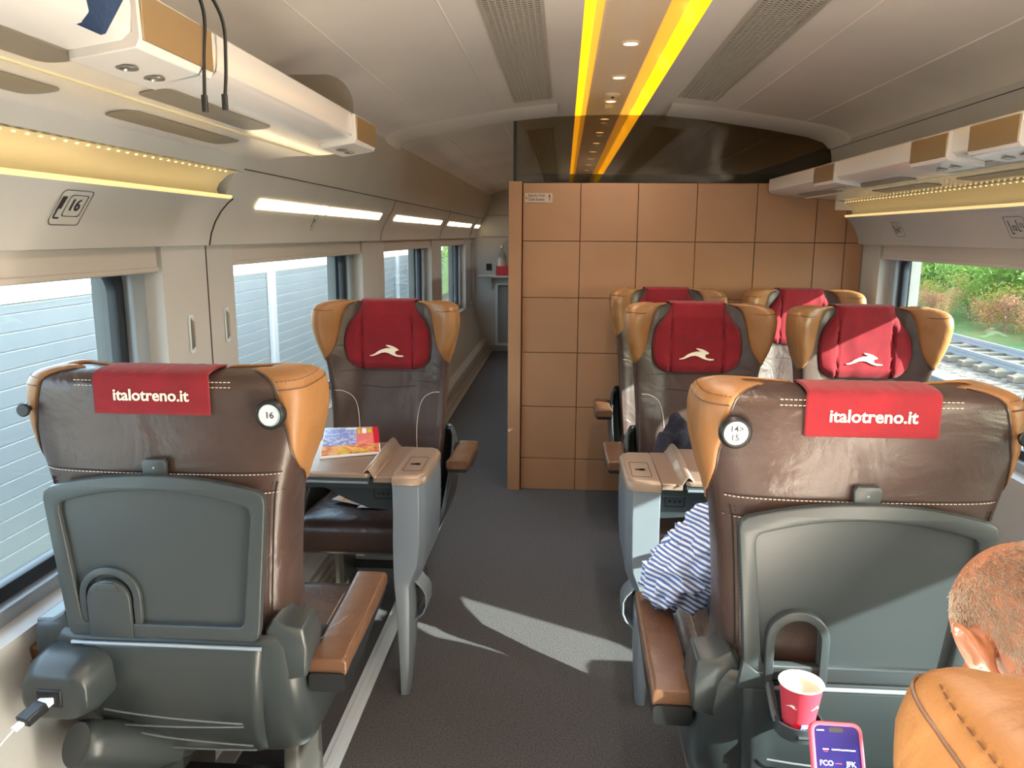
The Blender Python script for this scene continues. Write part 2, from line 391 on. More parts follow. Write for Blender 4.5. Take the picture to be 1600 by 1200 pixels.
def trees():
    P = {'g': (tree_proto('leafy_tree', 'leaf_green', 3.3, 1.7, 3000, 1, .06, .13), ''),
         'd': (tree_proto('leafy_tree', 'leaf_deep', 3.8, 1.9, 3000, 2, .07, .15), ''),
         'y': (tree_proto('leafy_bush', 'leaf_yellow', 2.3, 1.2, 1500, 3, .03, .09), ''),
         'r': (tree_proto('leafy_bush', 'leaf_rust', 2.2, 1.2, 1100, 4, .035, .09), '')}
    used = set()
    lab = {'g': 'bright green leafy tree in the wood beyond the track, right window', 'd': 'deep green tree at the back of the wood, right window',
           'y': 'yellow-green bush at the edge of the wood, right window', 'r': 'rust-brown bush with thin pale stems beside the track, right window'}
    grp = {'g': 'green trees beyond the track', 'd': 'deep green trees beyond the track', 'y': 'yellow-green bushes beyond the track', 'r': 'rust-brown bushes beyond the track'}
    spots = []
    rnd = random.Random(5)
    for i in range(20): spots.append(('d', 23.5+rnd.uniform(-1, 2), 20+i*2.9+rnd.uniform(-1, 1), rnd.uniform(.85, 1.1)))
    for i in range(20): spots.append(('g', 18.8+rnd.uniform(-1, 1.2), 17+i*2.4+rnd.uniform(-.8, .8), rnd.uniform(.8, 1.05)))
    for i in range(10): spots.append(('y', 15.9+rnd.uniform(-.5, .8), 19+i*2.7+rnd.uniform(-.8, .8), rnd.uniform(.55, .85)))
    for i in range(12): spots.append(('r', 15.2+rnd.uniform(-.6, .6), 15.5+i*1.6+rnd.uniform(-.6, .6), rnd.uniform(.42, .62)))
    def put(k, x, y, s, label, group, z=-1.8):
        src = P[k][0]
        if k in used: o = copy_tree(src)
        else: o = src; used.add(k)
        o.location = (x, y, z); o.scale = (s, s, s); o.rotation_euler = (0, 0, rnd.uniform(0, 6.28)); tag(o, label, 'bush' if k in 'yr' else 'tree', group)
    for k, x, y, s in spots: put(k, x, y, s, lab[k], grp[k])
    for i in range(9): put('g' if i % 2 else 'd', -11+rnd.uniform(-2, 2), 18+i*4.5, 1.0, 'green tree beyond the slatted barrier, seen through the far left windows', 'trees beyond the barrier', -1.5)
trees()

# ---- floor
mb = MB(); mb.box(-1.35, 1.85, Y0, YE+.3, -.06, 0); struct(mb.build('floor', 'carpet'))
# ---- side walls, each with its window openings
def mx(side, dx): return XC + side*dx
LOWER = [(1.25, .0), (1.25, .035), (1.265, .05), (1.27, .155), (1.29, .165), (1.335, .18), (1.37, .35), (1.43, .52), (1.448, .60), (1.455, .66), (1.60, .68)]
WIN = {-1: [(-2.1, -.15), (.42, 2.29), (2.80, 4.65), (5.22, 7.12), (7.70, 9.60), (10.12, 10.45)],
       1: [(-2.4, -.55), (.07, 2.10), (2.53, 4.39)]}
def side_wall(side, name, yend):
    mb = MB()
    mb.sweep([(mx(side, a), b) for a, b in LOWER], Y0, yend, 1)
    dz0, dz1 = .64, 1.54
    ys = [Y0] + [v for wn in WIN[side] for v in wn] + [yend]
    for k in range(0, len(ys), 2):
        a, b = ys[k], ys[k+1]
        x0, x1 = sorted((mx(side, 1.452), mx(side, 1.60)))
        if b-a > .001: mb.box(x0, x1, a, b, dz0, dz1)
    o = mb.build(name, 'wall_white', angle=30); struct(o)
    return o
side_wall(-1, 'wall_left', YE+.2); side_wall(1, 'wall_right', YP+.12)
# outer skin: keeps daylight out except through the windows
def skin(side, yend, name):
    mb = MB(); x0, x1 = sorted((mx(side, 1.61), mx(side, 1.66)))
    ys = [Y0-.1] + [v+d for wn in WIN[side] for v, d in zip(wn, (.03, -.03))] + [yend]
    for k in range(0, len(ys), 2): mb.box(x0, x1, ys[k], ys[k+1], -.3, 2.4)
    for a, b in WIN[side]: mb.box(x0, x1, a, b, -.3, .69); mb.box(x0, x1, a, b, 1.49, 2.4)
    struct(mb.build(name, 'concrete', smooth=False))
skin(-1, 34, 'wall_outer_left'); skin(1, 34, 'wall_outer_right')
mb = MB(); mb.box(-1.5, 2.0, Y0-.1, 34, 2.42, 2.47); struct(mb.build('wall_outer_roof', 'concrete'))
def skirt(side, name, yend):
    mb = MB()
    for z in (.055, .10, .145):
        mb.sweep([(mx(side, 1.262), z-.004), (mx(side, 1.256), z), (mx(side, 1.266), z+.006)], Y0, yend)
    mb.sweep([(mx(side, 1.20), .0), (mx(side, 1.20), .012), (mx(side, 1.262), .02)], Y0, yend)
    struct(mb.build(name, 'skirting'))
skirt(-1, 'baseboard_left', YE); skirt(1, 'baseboard_right', YP)

def window(side, a, b, n):
    ga, gb = a+.09, b-.10; x = mx(side, 1.555); s = side
    w_ = empty('window_%d' % n, (x, (a+b)/2, 1.05)); struct(w_); cy = (a+b)/2
    def tf(p): return Vector((p.z*1.0, p.x-cy, p.y-1.05))
    vs, fs = curve_mesh([rrect(a-.03, b+.03, .60, 1.52, .03), rrect(ga, gb, .735, 1.445, .07)], .012, .004)
    mb = MB(); mb.add(vs, fs, 0, tf); mb.build('window_frame', 'gasket', w_)
    vs, fs = curve_mesh([rrect(a-.01, b+.01, .655, 1.50, .05), rrect(ga-.035, gb+.035, .70, 1.48, .08)], .012, .004)
    mb = MB(); mb.add(vs, fs, 0, lambda p: tf(p)+Vector((-s*.03, 0, 0))); mb.build('window_trim', 'frame_grey', w_)
    vs, fs = curve_mesh([rrect(ga-.01, gb+.01, .725, 1.455, .07)], .003)
    mb = MB(); mb.add(vs, fs, 0, lambda p: tf(p)+Vector((s*.012, 0, 0))); mb.build('pane', 'window_glass', w_)
    mb = MB(); mb.box(*sorted((-s*.095, -s*.065)), a-cy+.01, b-cy-.01, .395, .47); mb.box(*sorted((-s*.1, -s*.075)), a-cy+.01, b-cy-.01, .385, .402)
    mb.build('roller_blind', 'blind', w_, bevel=.004)
n = 1
for sd_ in (-1, 1):
    for a, b in WIN[sd_]:
        window(sd_, a, b, n); n += 1
# door panels with slim handles between the first two left windows
def panel_seams():
    for k, (y, hy) in enumerate(((2.585, 2.44), (2.585, 2.71))):
        if k == 0:
            mb = MB(); mb.box(mx(-1, 1.456), mx(-1, 1.4505), y-.003, y+.003, .62, 1.51); struct(mb.build('trim_1', 'seam_dark'))
        t = empty('locker_handle', (mx(-1, 1.45), hy, 1.23)); tag(t, 'slim recessed pull on the white pillar, ' + ('nearer the camera' if k == 0 else 'farther from the camera'), 'handle')
        mb = MB(); vs, fs = curve_mesh([rrect(-.014, .014, -.062, .062, .006), rrect(-.008, .008, -.052, .052, .004)], .002); mb.add(vs, fs, 0, lambda p: Vector((.002+p.z, p.x, p.y))); mb.build('plate', 'cool_white', t)
        mb = MB(); mb.tube([(.004, 0, -.045), (.010, 0, -.04), (.010, 0, .04), (.004, 0, .045)], .003, 6); mb.build('pull', 'steel', t)
panel_seams()

# ---- ceiling
CEIL = [(0, 2.238), (.30, 2.232), (.55, 2.206), (.88, 2.155), (1.10, 2.115), (1.19, 2.085), (1.225, 2.05)]
def ceiling():
    full = [(XC-a, b) for a, b in reversed(CEIL)] + [(XC+a, b) for a, b in CEIL[1:]]
    # centre channel: recessed panel with glowing lower edges
    cc = XC-.014
    mb = MB()
    L = [(x, z) for x, z in [(XC-a, b) for a, b in reversed(CEIL)] if x < XC-.22] + [(cc-.188, 2.236)]
    Rr = [(cc+.188, 2.236)] + [(XC+a, b) for a, b in CEIL if a > .22]
    mb.sweep(L, Y0, YE, 1); mb.sweep(Rr, Y0, YE, 1)
    struct(mb.build('ceiling', 'ceiling_white', angle=40))
    mb = MB(); mb.sweep([(cc-.188, 2.236), (cc-.190, 2.26), (cc-.164, 2.2535), (cc-.150, 2.285), (cc-.125, 2.325), (cc-.095, 2.345), (cc+.095, 2.345), (cc+.125, 2.325), (cc+.150, 2.285), (cc+.164, 2.2535), (cc+.190, 2.26), (cc+.188, 2.236)], Y0, YE)
    struct(mb.build('ceiling_panel', 'ceiling_light', angle=60))
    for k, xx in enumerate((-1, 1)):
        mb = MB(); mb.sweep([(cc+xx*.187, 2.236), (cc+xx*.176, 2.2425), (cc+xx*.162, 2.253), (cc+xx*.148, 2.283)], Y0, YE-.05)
        mb.sweep([(cc+xx*.148, 2.283), (cc+xx*.124, 2.322), (cc+xx*.112, 2.332)], Y0, YE-.05, 1, 1)  # glow painted in: channel slope emits instead of catching the strip's light
        o = mb.build('strip_light', ['strip_emit', 'painted_strip_glow'])
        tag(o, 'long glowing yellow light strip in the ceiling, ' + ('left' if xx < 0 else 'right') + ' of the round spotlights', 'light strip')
    # ribs and joints
    mb = MB()
    for a, z in ((.62, 2.194), (.98, 2.136)):
        for s in (-1, 1): mb.sweep([(XC+s*(a-.004), z+.0015), (XC+s*a, z-.0015), (XC+s*(a+.004), z+.0008)], Y0, YE)
    struct(mb.build('trim_2', 'ceiling_white'))
    # cross rib just in front of the glass screen
    mb = MB(); ring = [(XC-a, b) for a, b in reversed(CEIL)] + [(XC+a, b) for a, b in CEIL[1:]]
    mb.loft([[(x, 4.30, z+.002) for x, z in ring], [(x, 4.36, z-.012) for x, z in ring], [(x, 4.62, z-.018) for x, z in ring], [(x, 4.70, z-.012) for x, z in ring], [(x, 4.74, z+.002) for x, z in ring]], 0, False, False)
    # rib only outside the light channel
    keep = [i for i, f in enumerate(mb.f) if not all(abs(mb.v[v][0]-XC) < .31 for v in f)]
    mb.f = [mb.f[i] for i in keep]; mb.m = [0]*len(mb.f)
    struct(mb.build('trim_3', 'ceiling_white', angle=60))
ceiling()
def spots():
    root = None; k = 0
    for i in range(-4, 12):
        y = 3.50+.717*i
        if y > 10 or y < Y0+.2: continue
        if root is None:
            root = empty('ceiling_spotlight'); mb = MB(); mb.lathe([(.034, .0), (.034, -.006), (.027, -.008), (.027, -.003)], (0, 0, 0), 24, cap=False); mb.build('rim', 'ceiling_light', root)
            mb = MB(); mb.lathe([(.0269, -.004), (.02, -.006), (.005, -.007)], (0, 0, 0), 24); mb.build('lens', 'spot_emit', root); o = root
        else: o = copy_tree(root)
        o.location = (XC+.012, y, 2.3455); o.scale = (1.15, 1.15, 1)
        ld = bpy.data.lights.get('spot_lamp') or bpy.data.lights.new('spot_lamp', 'SPOT')
        ld.energy = 5.5; ld.spot_size = R(150); ld.spot_blend = .8; ld.color = (1.0, .97, .93); ld.shadow_soft_size = .025
        lo = bpy.data.objects.new('bulb', ld); COL.objects.link(lo); lo.parent = o; lo.location = (0, 0, -.012)
        tag(o, 'small round glowing spotlight in the row along the ceiling centre line', 'spotlight', 'ceiling spotlights'); k += 1
    t = empty('smoke_detector', (XC+.01, 4.72, 2.3455)); tag(t, 'small flat smoke detector between the ceiling spotlights near the dark glass', 'smoke detector')
    mb = MB(); mb.lathe([(.042, 0), (.042, -.008), (.03, -.014), (.01, -.016)], (0, 0, 0)); mb.build('cover', 'ceiling_light', t)
    mb = MB(); mb.lathe([(.008, -.013), (.008, -.022), (.004, -.024)], (0, 0, 0), 12); mb.build('sensor', 'grille_dark', t)
    t = empty('ceiling_sensor', (XC+.01, 5.1, 2.3455)); tag(t, 'small square white sensor box on the ceiling among the spotlights by the dark glass', 'sensor')
    mb = MB(); mb.box(-.022, .022, -.03, .03, -.022, 0); mb.build('housing', 'white_plastic', t, bevel=.003)
spots()
def vents():
    for k, (xa, xb) in enumerate(((-.50, -.335), (.315, .48))):
        zz = lambda x: float(np.interp(abs(x), [a for a, b in CEIL], [b for a, b in CEIL]))
        t = empty('air_vent', (XC, 1.0, 0)); tag(t, 'long perforated grey air vent in the ceiling, ' + ('left' if k == 0 else 'right') + ' of the yellow light strips', 'vent')
        ya, yb = Y0-1.0, 4.12-1.0
        def P(x, y, d): return (x, y, zz(x)-d)
        mb = MB(); mb.grid(lambda u, v: P(xa+(xb-xa)*u, ya+(yb-ya)*v, .001), 4, 1); mb.build('backing', 'grille_dark', t)
        mb = MB()
        for e in ((xa-.012, xa), (xb, xb+.012)):
            mb.loft([[P(e[0], y, .0), P(e[0], y, .006), P(e[1], y, .006), P(e[1], y, .0)] for y in (ya, yb)])
        mb.loft([[P(x, y, d) for y, d in ((yb-.012, 0), (yb-.012, .006), (yb, .006), (yb, 0))] for x in (xa-.012, (xa+xb)/2, xb+.012)])
        mb.build('frame', 'grille', t)
        mb = MB(); nx = 9
        for i in range(1, nx):
            x = xa+(xb-xa)*i/nx; mb.loft([[P(x-.0028, y, .001), P(x-.0022, y, .005), P(x+.0022, y, .005), P(x+.0028, y, .001)] for y in (ya, yb)])
        y = ya
        while y < yb-.01:
            mb.loft([[P(x, y, .001), P(x, y, .0042), P(x, y+.0045, .0042), P(x, y+.0045, .001)] for x in (xa, (xa+xb)/2, xb)]); y += .021
        mb.build('grid', 'grille', t, smooth=False)
vents()

# ---- cornices
# near type: lamp gutter and concave board;  far type: convex board with lamp panels
STRIP = (1.335, 1.665)
CORN_N = [(1.335, 1.662), (1.352, 1.650), (1.378, 1.622), (1.400, 1.588), (1.416, 1.55), (1.424, 1.512), (1.47, 1.508)]
CORN_F = [(1.215, 2.075), (1.235, 1.98), (1.262, 1.875), (1.318, 1.762), (1.322, 1.758), (1.345, 1.70), (1.375, 1.655), (1.405, 1.60), (1.422, 1.545), (1.426, 1.512), (1.47, 1.508)]
GUTTER = [(1.215, 2.08), (1.235, 2.0), (1.245, 1.90), (1.30, 1.86), (1.30, 1.750), (1.318, 1.746)]
REFL = [(1.30, 1.745), (1.335, 1.735), (1.365, 1.71), (1.375, 1.69), (1.37, 1.675), (1.345, 1.668)]
YS = 2.56
def cornice(side, ya, yb, name):
    mb = MB(); mb.sweep([(mx(side, a), b) for a, b in CORN_N], ya, yb); struct(mb.build(name, 'wall_white', angle=50))
cornice(-1, Y0, YS, 'trim_4'); cornice(1, Y0, YP, 'trim_5')
for side, yb, nm in ((-1, YS+.02, 'trim_6'), (1, YP, 'trim_7')):
    mb = MB(); mb.sweep([(mx(side, a), b) for a, b in GUTTER], Y0, yb); struct(mb.build(nm, 'wall_white'))
mb = MB(); mb.sweep([(mx(-1, a), b) for a, b in CORN_F], YS, YE)
cap = [(mx(-1, a), YS, b) for a, b in CORN_F[2:]]+[(mx(-1, 1.48), YS, 1.86)]
mb.add(cap, [tuple(range(len(cap)))]); struct(mb.build('trim_8', 'wall_white', angle=25))
def corn_seams():
    mb = MB()
    for y in (YS-.004, 5.02, 7.45, 9.85):
        pr = CORN_F[4:-1] if y > 3 else CORN_N[:-1]
        mb.tube([(mx(-1, a-.001), y, b) for a, b in pr], .003 if y < 3 else .0018, 5)
    mb.tube([(mx(-1, 1.317), YS, 1.7605), (mx(-1, 1.317), YE, 1.7605)], .0018, 5)
    mb.tube([(mx(-1, 1.226), Y0, 2.03), (mx(-1, 1.226), YE, 2.03)], .0015, 5); mb.tube([(mx(1, 1.226), Y0, 2.03), (mx(1, 1.226), YP, 2.03)], .0015, 5)
    struct(mb.build('trim_9', 'seam_dark'))
corn_seams()
# gutter lamps: a glowing trough with a row of LEDs, on both sides
def gutter_lamp(side, yb, label):
    t = empty('gutter_lamp', (XC, 0, 0)); tag(t, label, 'light strip')
    mb = MB(); mb.sweep([(side*a, b) for a, b in REFL], Y0, yb-(.03 if side < 0 else 0)); mb.build('reflector', 'cove_soft', t, angle=60)
    mb = MB(); mb.loft([[(side*a, y, b) for a, b in ((1.333, 1.660), (1.325, 1.664), (1.325, 1.671), (1.337, 1.673), (1.347, 1.668))] for y in (Y0, yb-.03)]); mb.build('edge_light', 'cove_emit', t)
    mb = MB(); y = Y0+.1
    while y < yb-.06:
        mb.ball((side*1.312, y, 1.742), (.004, .006, .003), 6, 4); y += .04
    o = mb.build('led_row', 'cove_led', t); o['kind'] = 'stuff'
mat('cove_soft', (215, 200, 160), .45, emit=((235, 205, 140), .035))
gutter_lamp(-1, YS, 'warm glowing light gutter under the left luggage rack'); gutter_lamp(1, YP, 'warm glowing light gutter under the right luggage rack')
# lamp panels in the far-left cornice
def lamp_panels():
    root = None
    def bar(y0, y1, place):
        nonlocal root
        L = y1-y0
        o = empty('cornice_lamp', (mx(-1, 1.353), (y0+y1)/2, 1.6525))
        a = Vector((1.361, 1.675)); b = Vector((1.383, 1.640))
        mb = MB(); 
        def P(u, v, d):
            q = a.lerp(b, v); nn = Vector((-.85, -.53))*d
            return (-(q.x+nn.x-1.353), -L/2+L*u, q.y+nn.y-1.6525)
        mb.add([P(0, 0, .004), P(1, 0, .004), P(1, 1, .004), P(0, 1, .004), P(0, 0, -.004), P(1, 0, -.004), P(1, 1, -.004), P(0, 1, -.004)], [(0, 1, 2, 3), (0, 1, 5, 4), (1, 2, 6, 5), (2, 3, 7, 6), (3, 0, 4, 7)])
        mb.build('diffuser', 'lamp_emit', o, smooth=False)
        tag(o, place, 'lamp')
    L = [(2.86, 3.70, 'first and longest glowing cream lamp panel above the left windows'), (3.735, 4.80, 'second glowing lamp panel from the camera above the left windows'),
         (5.22, 6.20, 'third glowing lamp panel along the left cornice, just past the board joint'), (6.23, 7.20, 'fourth glowing lamp panel along the left cornice'),
         (7.65, 8.55, 'fifth glowing lamp panel along the left cornice'), (8.58, 9.5, 'sixth glowing lamp panel along the left cornice'), (9.95, 10.42, 'last small glowing lamp panel by the far end wall')]
    for y0, y1, s in L: bar(y0, y1, s)
lamp_panels()

# ---- partition with tan tiles, side trim, dark glass
def partition():
    mb = MB(); mb.box(-.25, 1.70, YP+.008, YP+.06, 0, 1.848, 1); 
    xs = [-.245, .09, .42, .755, 1.093, 1.43, 1.60, 1.70]; zs = [.0, .20, .526, .858, 1.187, 1.517, 1.848]; g = .0019
    for i in range(len(xs)-1):
        for j in range(len(zs)-1):
            mb.box(xs[i]+g, xs[i+1]-g, YP-.004, YP+.012, zs[j]+g, zs[j+1]-g)
    mb.box(-.325, -.25, YP-.03, YP+.06, 0, 1.855)
    mb.box(-.325, -.295, YP+.06, YE, 0, 1.85)
    struct(mb.build('wall_front', ['panel_tan', 'panel_gap'], bevel=.002, smooth=False))
    mb = MB()
    pts = [(-.30, 1.85), (-.30, 2.205)] + [(-.285, 2.21)] + [(XC-.30, 2.215), (XC-.15, 2.222), (XC, 2.225), (XC+.15, 2.222)] + [(XC+a, b-.015) for a, b in CEIL if .2 < a < .95] + [(1.36, 2.105), (1.44, 2.085), (1.495, 2.05), (1.52, 1.98), (1.525, 1.85)]
    vs, fs = curve_mesh([pts], .006); mb.add(vs, fs, 0, lambda p: Vector((p.x, YP+.02+p.z, p.y)))
    g_ = mb.build('window_20', 'dark_glass', smooth=False); struct(g_)
    mb = MB(); mb.box(-.302, -.285, YP+.005, YP+.035, 1.855, 2.205); mb.box(-.30, 1.55, YP+.03, YP+.05, 1.85, 1.90); struct(mb.build('trim_10', 'black_plastic', bevel=.002))
    # ceiling infill to the right of the glass opening
    mb = MB(); o = [(1.525, 1.70), (1.525, 1.98), (1.497, 2.055), (1.445, 2.088), (1.36, 2.108), (1.36, 2.16), (1.70, 2.16), (1.70, 1.70)]
    vs, fs = curve_mesh([o], .02); mb.add(vs, fs, 0, lambda p: Vector((p.x, YP+.0+p.z, p.y))); struct(mb.build('trim_11', 'ceiling_white', smooth=False))
    # frosted screws of the glass
    for x in (.03, .35, .68, 1.02):
        pass
    t = empty('direction_sign', (-.155, YP-.006, 1.765)); tag(t, 'small pale sign with two lines of writing and an arrow on the tan wall', 'sign')
    mb = MB(); mb.add(*curve_mesh([rrect(-.078, .082, -.027, .025, .004)], .002), 0, lambda p: Vector((p.x, p.z, p.y))); mb.build('plate', 'sign_plate', t)
    mb = MB()
    for s, dz in (('Salotti Club', .0115), ('Club Suites', -.0105)):
        mb.add(*text_mesh(s, .021, .0004, .0002, 'LEFT'), 0, lambda p: Vector((p.x-.060, -.003-p.z, p.y+dz)))
    mb.add([(-.075, -.003, -.002), (-.067, -.003, .006), (-.067, -.003, -.010)], [(0, 1, 2)])
    mb.box(.060, .066, -.004, -.003, .0, .018); mb.box(.062, .064, -.004, -.003, -.018, .0); mb.box(.068, .070, -.004, -.003, -.018, .018)
    mb.build('lettering', 'ink', t, smooth=False)
partition()
# ---- end wall, shelf, louvre
def end_wall():
    mb = MB(); mb.box(-1.4, 1.9, YE, YE+.08, 0, 2.4); struct(mb.build('wall_end', 'wall_white'))
    mb = MB(); mb.box(-1.4, 1.9, Y0-.08, Y0, 0, 2.4); struct(mb.build('wall_back', 'wall_white'))
    mb = MB(); mb.box(-1.1, -.30, YE-.006, YE, 1.52, 1.535); mb.box(-1.1, -.30, YE-.006, YE, 1.80, 1.812); struct(mb.build('trim_12', 'skirting'))
    mb = MB(); mb.box(-1.0, -.30, YE-.02, YE, 0, .08); struct(mb.build('baseboard_end', 'skirting'))
    t = empty('wall_shelf', (-.80, YE, 1.02)); tag(t, 'narrow pale shelf on the far end wall with bracket below', 'shelf')
    mb = MB(); mb.box(-.32, .45, -.30, 0, -.012, .012); mb.build('board', 'cool_white', t, bevel=.006)
    mb = MB(); mb.add(*curve_mesh([[(0, -.012), (-.20, -.012), (-.17, -.06), (-.05, -.10), (0, -.2)]], .012), 0, lambda p: Vector((-.17+p.z, p.x, p.y))); mb.build('bracket', 'cool_white', t)
    t = empty('snack_box', (-.74, YE-.17, 1.032)); tag(t, 'open red box holding bottles on the far shelf', 'box')
    mb = MB()
    mb.box(-.14, .2, -.10, .10, 0, .006); mb.box(-.14, .2, -.10, -.094, 0, .12); mb.box(-.14, .2, .094, .10, 0, .12); mb.box(-.14, -.134, -.1, .1, 0, .12); mb.box(.194, .2, -.1, .1, 0, .12)
    mb.build('tray', 'box_red', t)
    t = empty('water_bottle', (-.81, YE-.17, 1.039)); tag(t, 'clear bottle with pale label standing in the red box', 'bottle')
    mb = MB(); mb.lathe([(.045, 0), (.055, .01), (.055, .20), (.05, .25), (.02, .31), (.02, .35)], (0, 0, 0), 20); mb.build('body', 'clear_bottle', t)
    mb = MB(); mb.lathe([(.0565, .11), (.0565, .20)], (0, 0, 0), 20, cap=False); mb.build('label_band', 'bottle_plastic', t)
    mb = MB(); mb.lathe([(.023, .345), (.023, .375), (.02, .378)], (0, 0, 0), 14); mb.build('lid', 'white_plastic', t)
    t = empty('soda_bottle', (-.645, YE-.15, 1.039)); tag(t, 'red-capped pinkish bottle beside the clear bottle in the red box', 'bottle')
    mb = MB(); mb.lathe([(.05, 0), (.05, .12), (.05, .17), (.035, .21), (.025, .24)], (0, 0, 0), 20); mb.build('body', 'bottle_plastic', t)
    mb = MB(); mb.lathe([(.034, .21), (.036, .24), (.024, .27), (.022, .30), (.018, .305)], (0, 0, 0), 14); mb.build('lid', 'box_red', t)
    o = empty('wall_socket', (-1.0, YE, 1.13)); tag(o, 'small dark square socket on the far end wall above the shelf', 'socket')
    mb = MB(); mb.box(-.035, .035, -.012, 0, -.045, .045); mb.build('plate', 'black_plastic', o, bevel=.004)
    t = empty('air_return_grille', (-.60, YE, .50)); tag(t, 'grey louvred grille low on the far end wall', 'grille')
    mb = MB(); mb.add(*curve_mesh([rrect(-.31, .30, -.42, .42, .02), rrect(-.28, .27, -.39, .39, .015)], .012), 0, lambda p: Vector((p.x, p.z-.01, p.y))); mb.build('frame', 'cool_white', t)
    mb = MB(); z = -.39
    while z < .38:
        mb.add([(-.28, -.014, z), (.27, -.014, z), (.27, -.002, z+.02), (-.28, -.002, z+.02)], [(0, 1, 2, 3)]); z += .022
    mb.build('slats', 'kitchen_grey', t, smooth=False)
    mb = MB(); mb.box(-.28, .27, -.003, -.001, -.39, .39); mb.build('backing', 'grille_dark', t)
end_wall()
# floor rails that carry the seats
for k, x in enumerate((-.665, -1.03, .42, .72, 1.15, 1.46)):
    mb = MB(); mb.box(x-.03, x+.03, Y0, 4.5 if x > 0 else 4.2, 0, .008); mb.box(x-.012, x+.012, Y0, 4.5 if x > 0 else 4.2, .008, .012)
    struct(mb.build('trim_%d' % (13+k), 'steel' if k else 'cool_white', bevel=.002))

# ================================================================== LUGGAGE RACKS
RACK = [(.915, 1.872), (.900, 1.868), (.897, 1.835), (.900, 1.800), (.915, 1.788), (.99, 1.776), (1.06, 1.768), (1.12, 1.766), (1.20, 1.762), (1.27, 1.752), (1.318, 1.748), (1.318, 1.765), (1.20, 1.785), (.96, 1.80), (.925, 1.812)]
def rack(side, ya, yb, brackets, label, dz):
    t = empty('luggage_rack', (XC, 0, dz)); tag(t, label, 'luggage rack')
    mb = MB(); mb.loft([[(side*a, y, b) for a, b in RACK] for y in (ya, yb)]); mb.build('shelf', 'rack_white', t, angle=40, bevel=.003)
    # flush smoked insets in the underside
    def und(a): return float(np.interp(a, [q[0] for q in RACK[3:11]], [q[1] for q in RACK[3:11]]))
    y = ya+.1; k = 0
    while y+.55 < yb:
        for (a0, a1, yy, ln) in ((1.00, 1.07, y, .55), (1.17, 1.245, y+.18, .58)):
            if yy+ln > yb: continue
            mb = MB(); mb.add(*curve_mesh([rrect(a0, a1, yy, yy+ln, .034, 8)], .001), 0, lambda p: Vector((side*p.x, p.y, und(p.x)-.0015+p.z)))
            mb.build('smoked_inset', 'rack_inset', t)
        y += .80
    mb = MB(); mb.box(*sorted((side*1.105, side*1.112)), ya, yb, 1.7635, 1.767); mb.build('light_line', 'cove_soft', t)
    for (y0, y1) in brackets:
        mb = MB(); pr = [(.888, 1.862), (.886, 1.79), (.893, 1.777), (.93, 1.771), (1.0, 1.760), (1.0, 1.775), (.90, 1.80), (.899, 1.865)]
        mb.loft([[(side*a, y, b) for a, b in pr] for y in (y0, y1)])
        br = mb.build('bracket', 'rack_white', t, bevel=.002)
        mb = MB(); mb.box(*sorted((side*.8835, side*.887)), y0+.006, y1-.006, 1.789, 1.858); mb.build('metal_face', 'brushed_brass', br, bevel=.001)
        for q in (.33, .67):
            mb = MB(); mb.lathe([(.017, 0), (.017, -.003), (.012, -.004), (.010, -.001)], (side*.955, y0+(y1-y0)*q, 1.766), 18); mb.build('reading_light', 'steel', br)
    mb = MB(); pr = [(.93, 1.80), (.905, 1.86)]+[(.905+.09*(1-math.cos(R(a))), 1.895+.09*math.sin(R(a))) for a in range(0, 91, 10)]+[(1.15, 1.985), (1.19, 1.96), (1.20, 1.80)]
    mb.add(*curve_mesh([catmull_poly(pr)], .004), 0, lambda p: Vector((side*p.x, yb-.22 if side < 0 else yb-1.0, p.y))); 
    if side < 0: mb.build('end_divider', 'rack_inset', t)
    # uplight trough on top of the rack, washing the ceiling edge
    mb = MB(); mb.box(*sorted((side*1.09, side*1.17)), ya, yb-.05, 1.785, 1.80); up = mb.build('uplight_trough', 'white_plastic', t)
    ld = bpy.data.lights.new('rack_uplight', 'AREA'); ld.shape = 'RECTANGLE'; ld.size = .06; ld.size_y = yb-ya-.1; ld.energy = 78; ld.color = (1.0, .88, .70)
    lo = bpy.data.objects.new('uplight', ld); COL.objects.link(lo); lo.parent = up; lo.location = (side*1.13, (ya+yb)/2, 1.803)
    d_ = Vector((-side*.75, 0, .66)); lo.rotation_euler = d_.to_track_quat('-Z', 'Y').to_euler()
    return t
def catmull_poly(pr): return pr
rack(-1, Y0, 2.70, [(2.43, 2.68), (1.20, 1.45), (.05, .30), (-1.1, -.85)], 'glossy white luggage rack above the left windows, ending before the lamp panels', .045)
rack(1, Y0, 4.635, [(3.50, 3.78), (2.50, 2.76), (2.12, 2.38), (.9, 1.16)], 'glossy white luggage rack above the right windows, reaching the tan wall', 0)

# blue bag and the cords hanging from it
t = empty('blue_bag', (-.82, 1.10, 1.895)); tag(t, 'dark blue bag corner poking over the edge of the left rack', 'bag')
mb = MB()
def bagf(d, q):
    n_ = noise.noise(d*2.2)*.012
    return q*(1+n_*2)
P = [(.0, -.35, .06), (.16, -.1, .03), (.165, .14, -.045), (.155, .17, -.06), (.12, .26, .05), (0, .33, .10), (-.12, .25, .10), (-.15, -.2, .09)]
rings = []
for f, z in ((0, 0), (.25, .02), (.6, .06), (.85, .09), (1, .10)):
    rings.append([(x*(1-.12*f), y*(1-.1*f), (zz*(1-f)+.12*f)) for x, y, zz in P])
mb.loft(rings); mb.build('body', 'blue_fabric', t, subd=2)
mb = MB(); mb.tube([(.08, 0, .12), (.14, .005, .03), (.165, .01, -.03), (.178, .012, -.075)], .1, 10, rad=[.16, .12, .06, .004], sx=.4); mb.build('hanging_corner', 'blue_fabric', t)
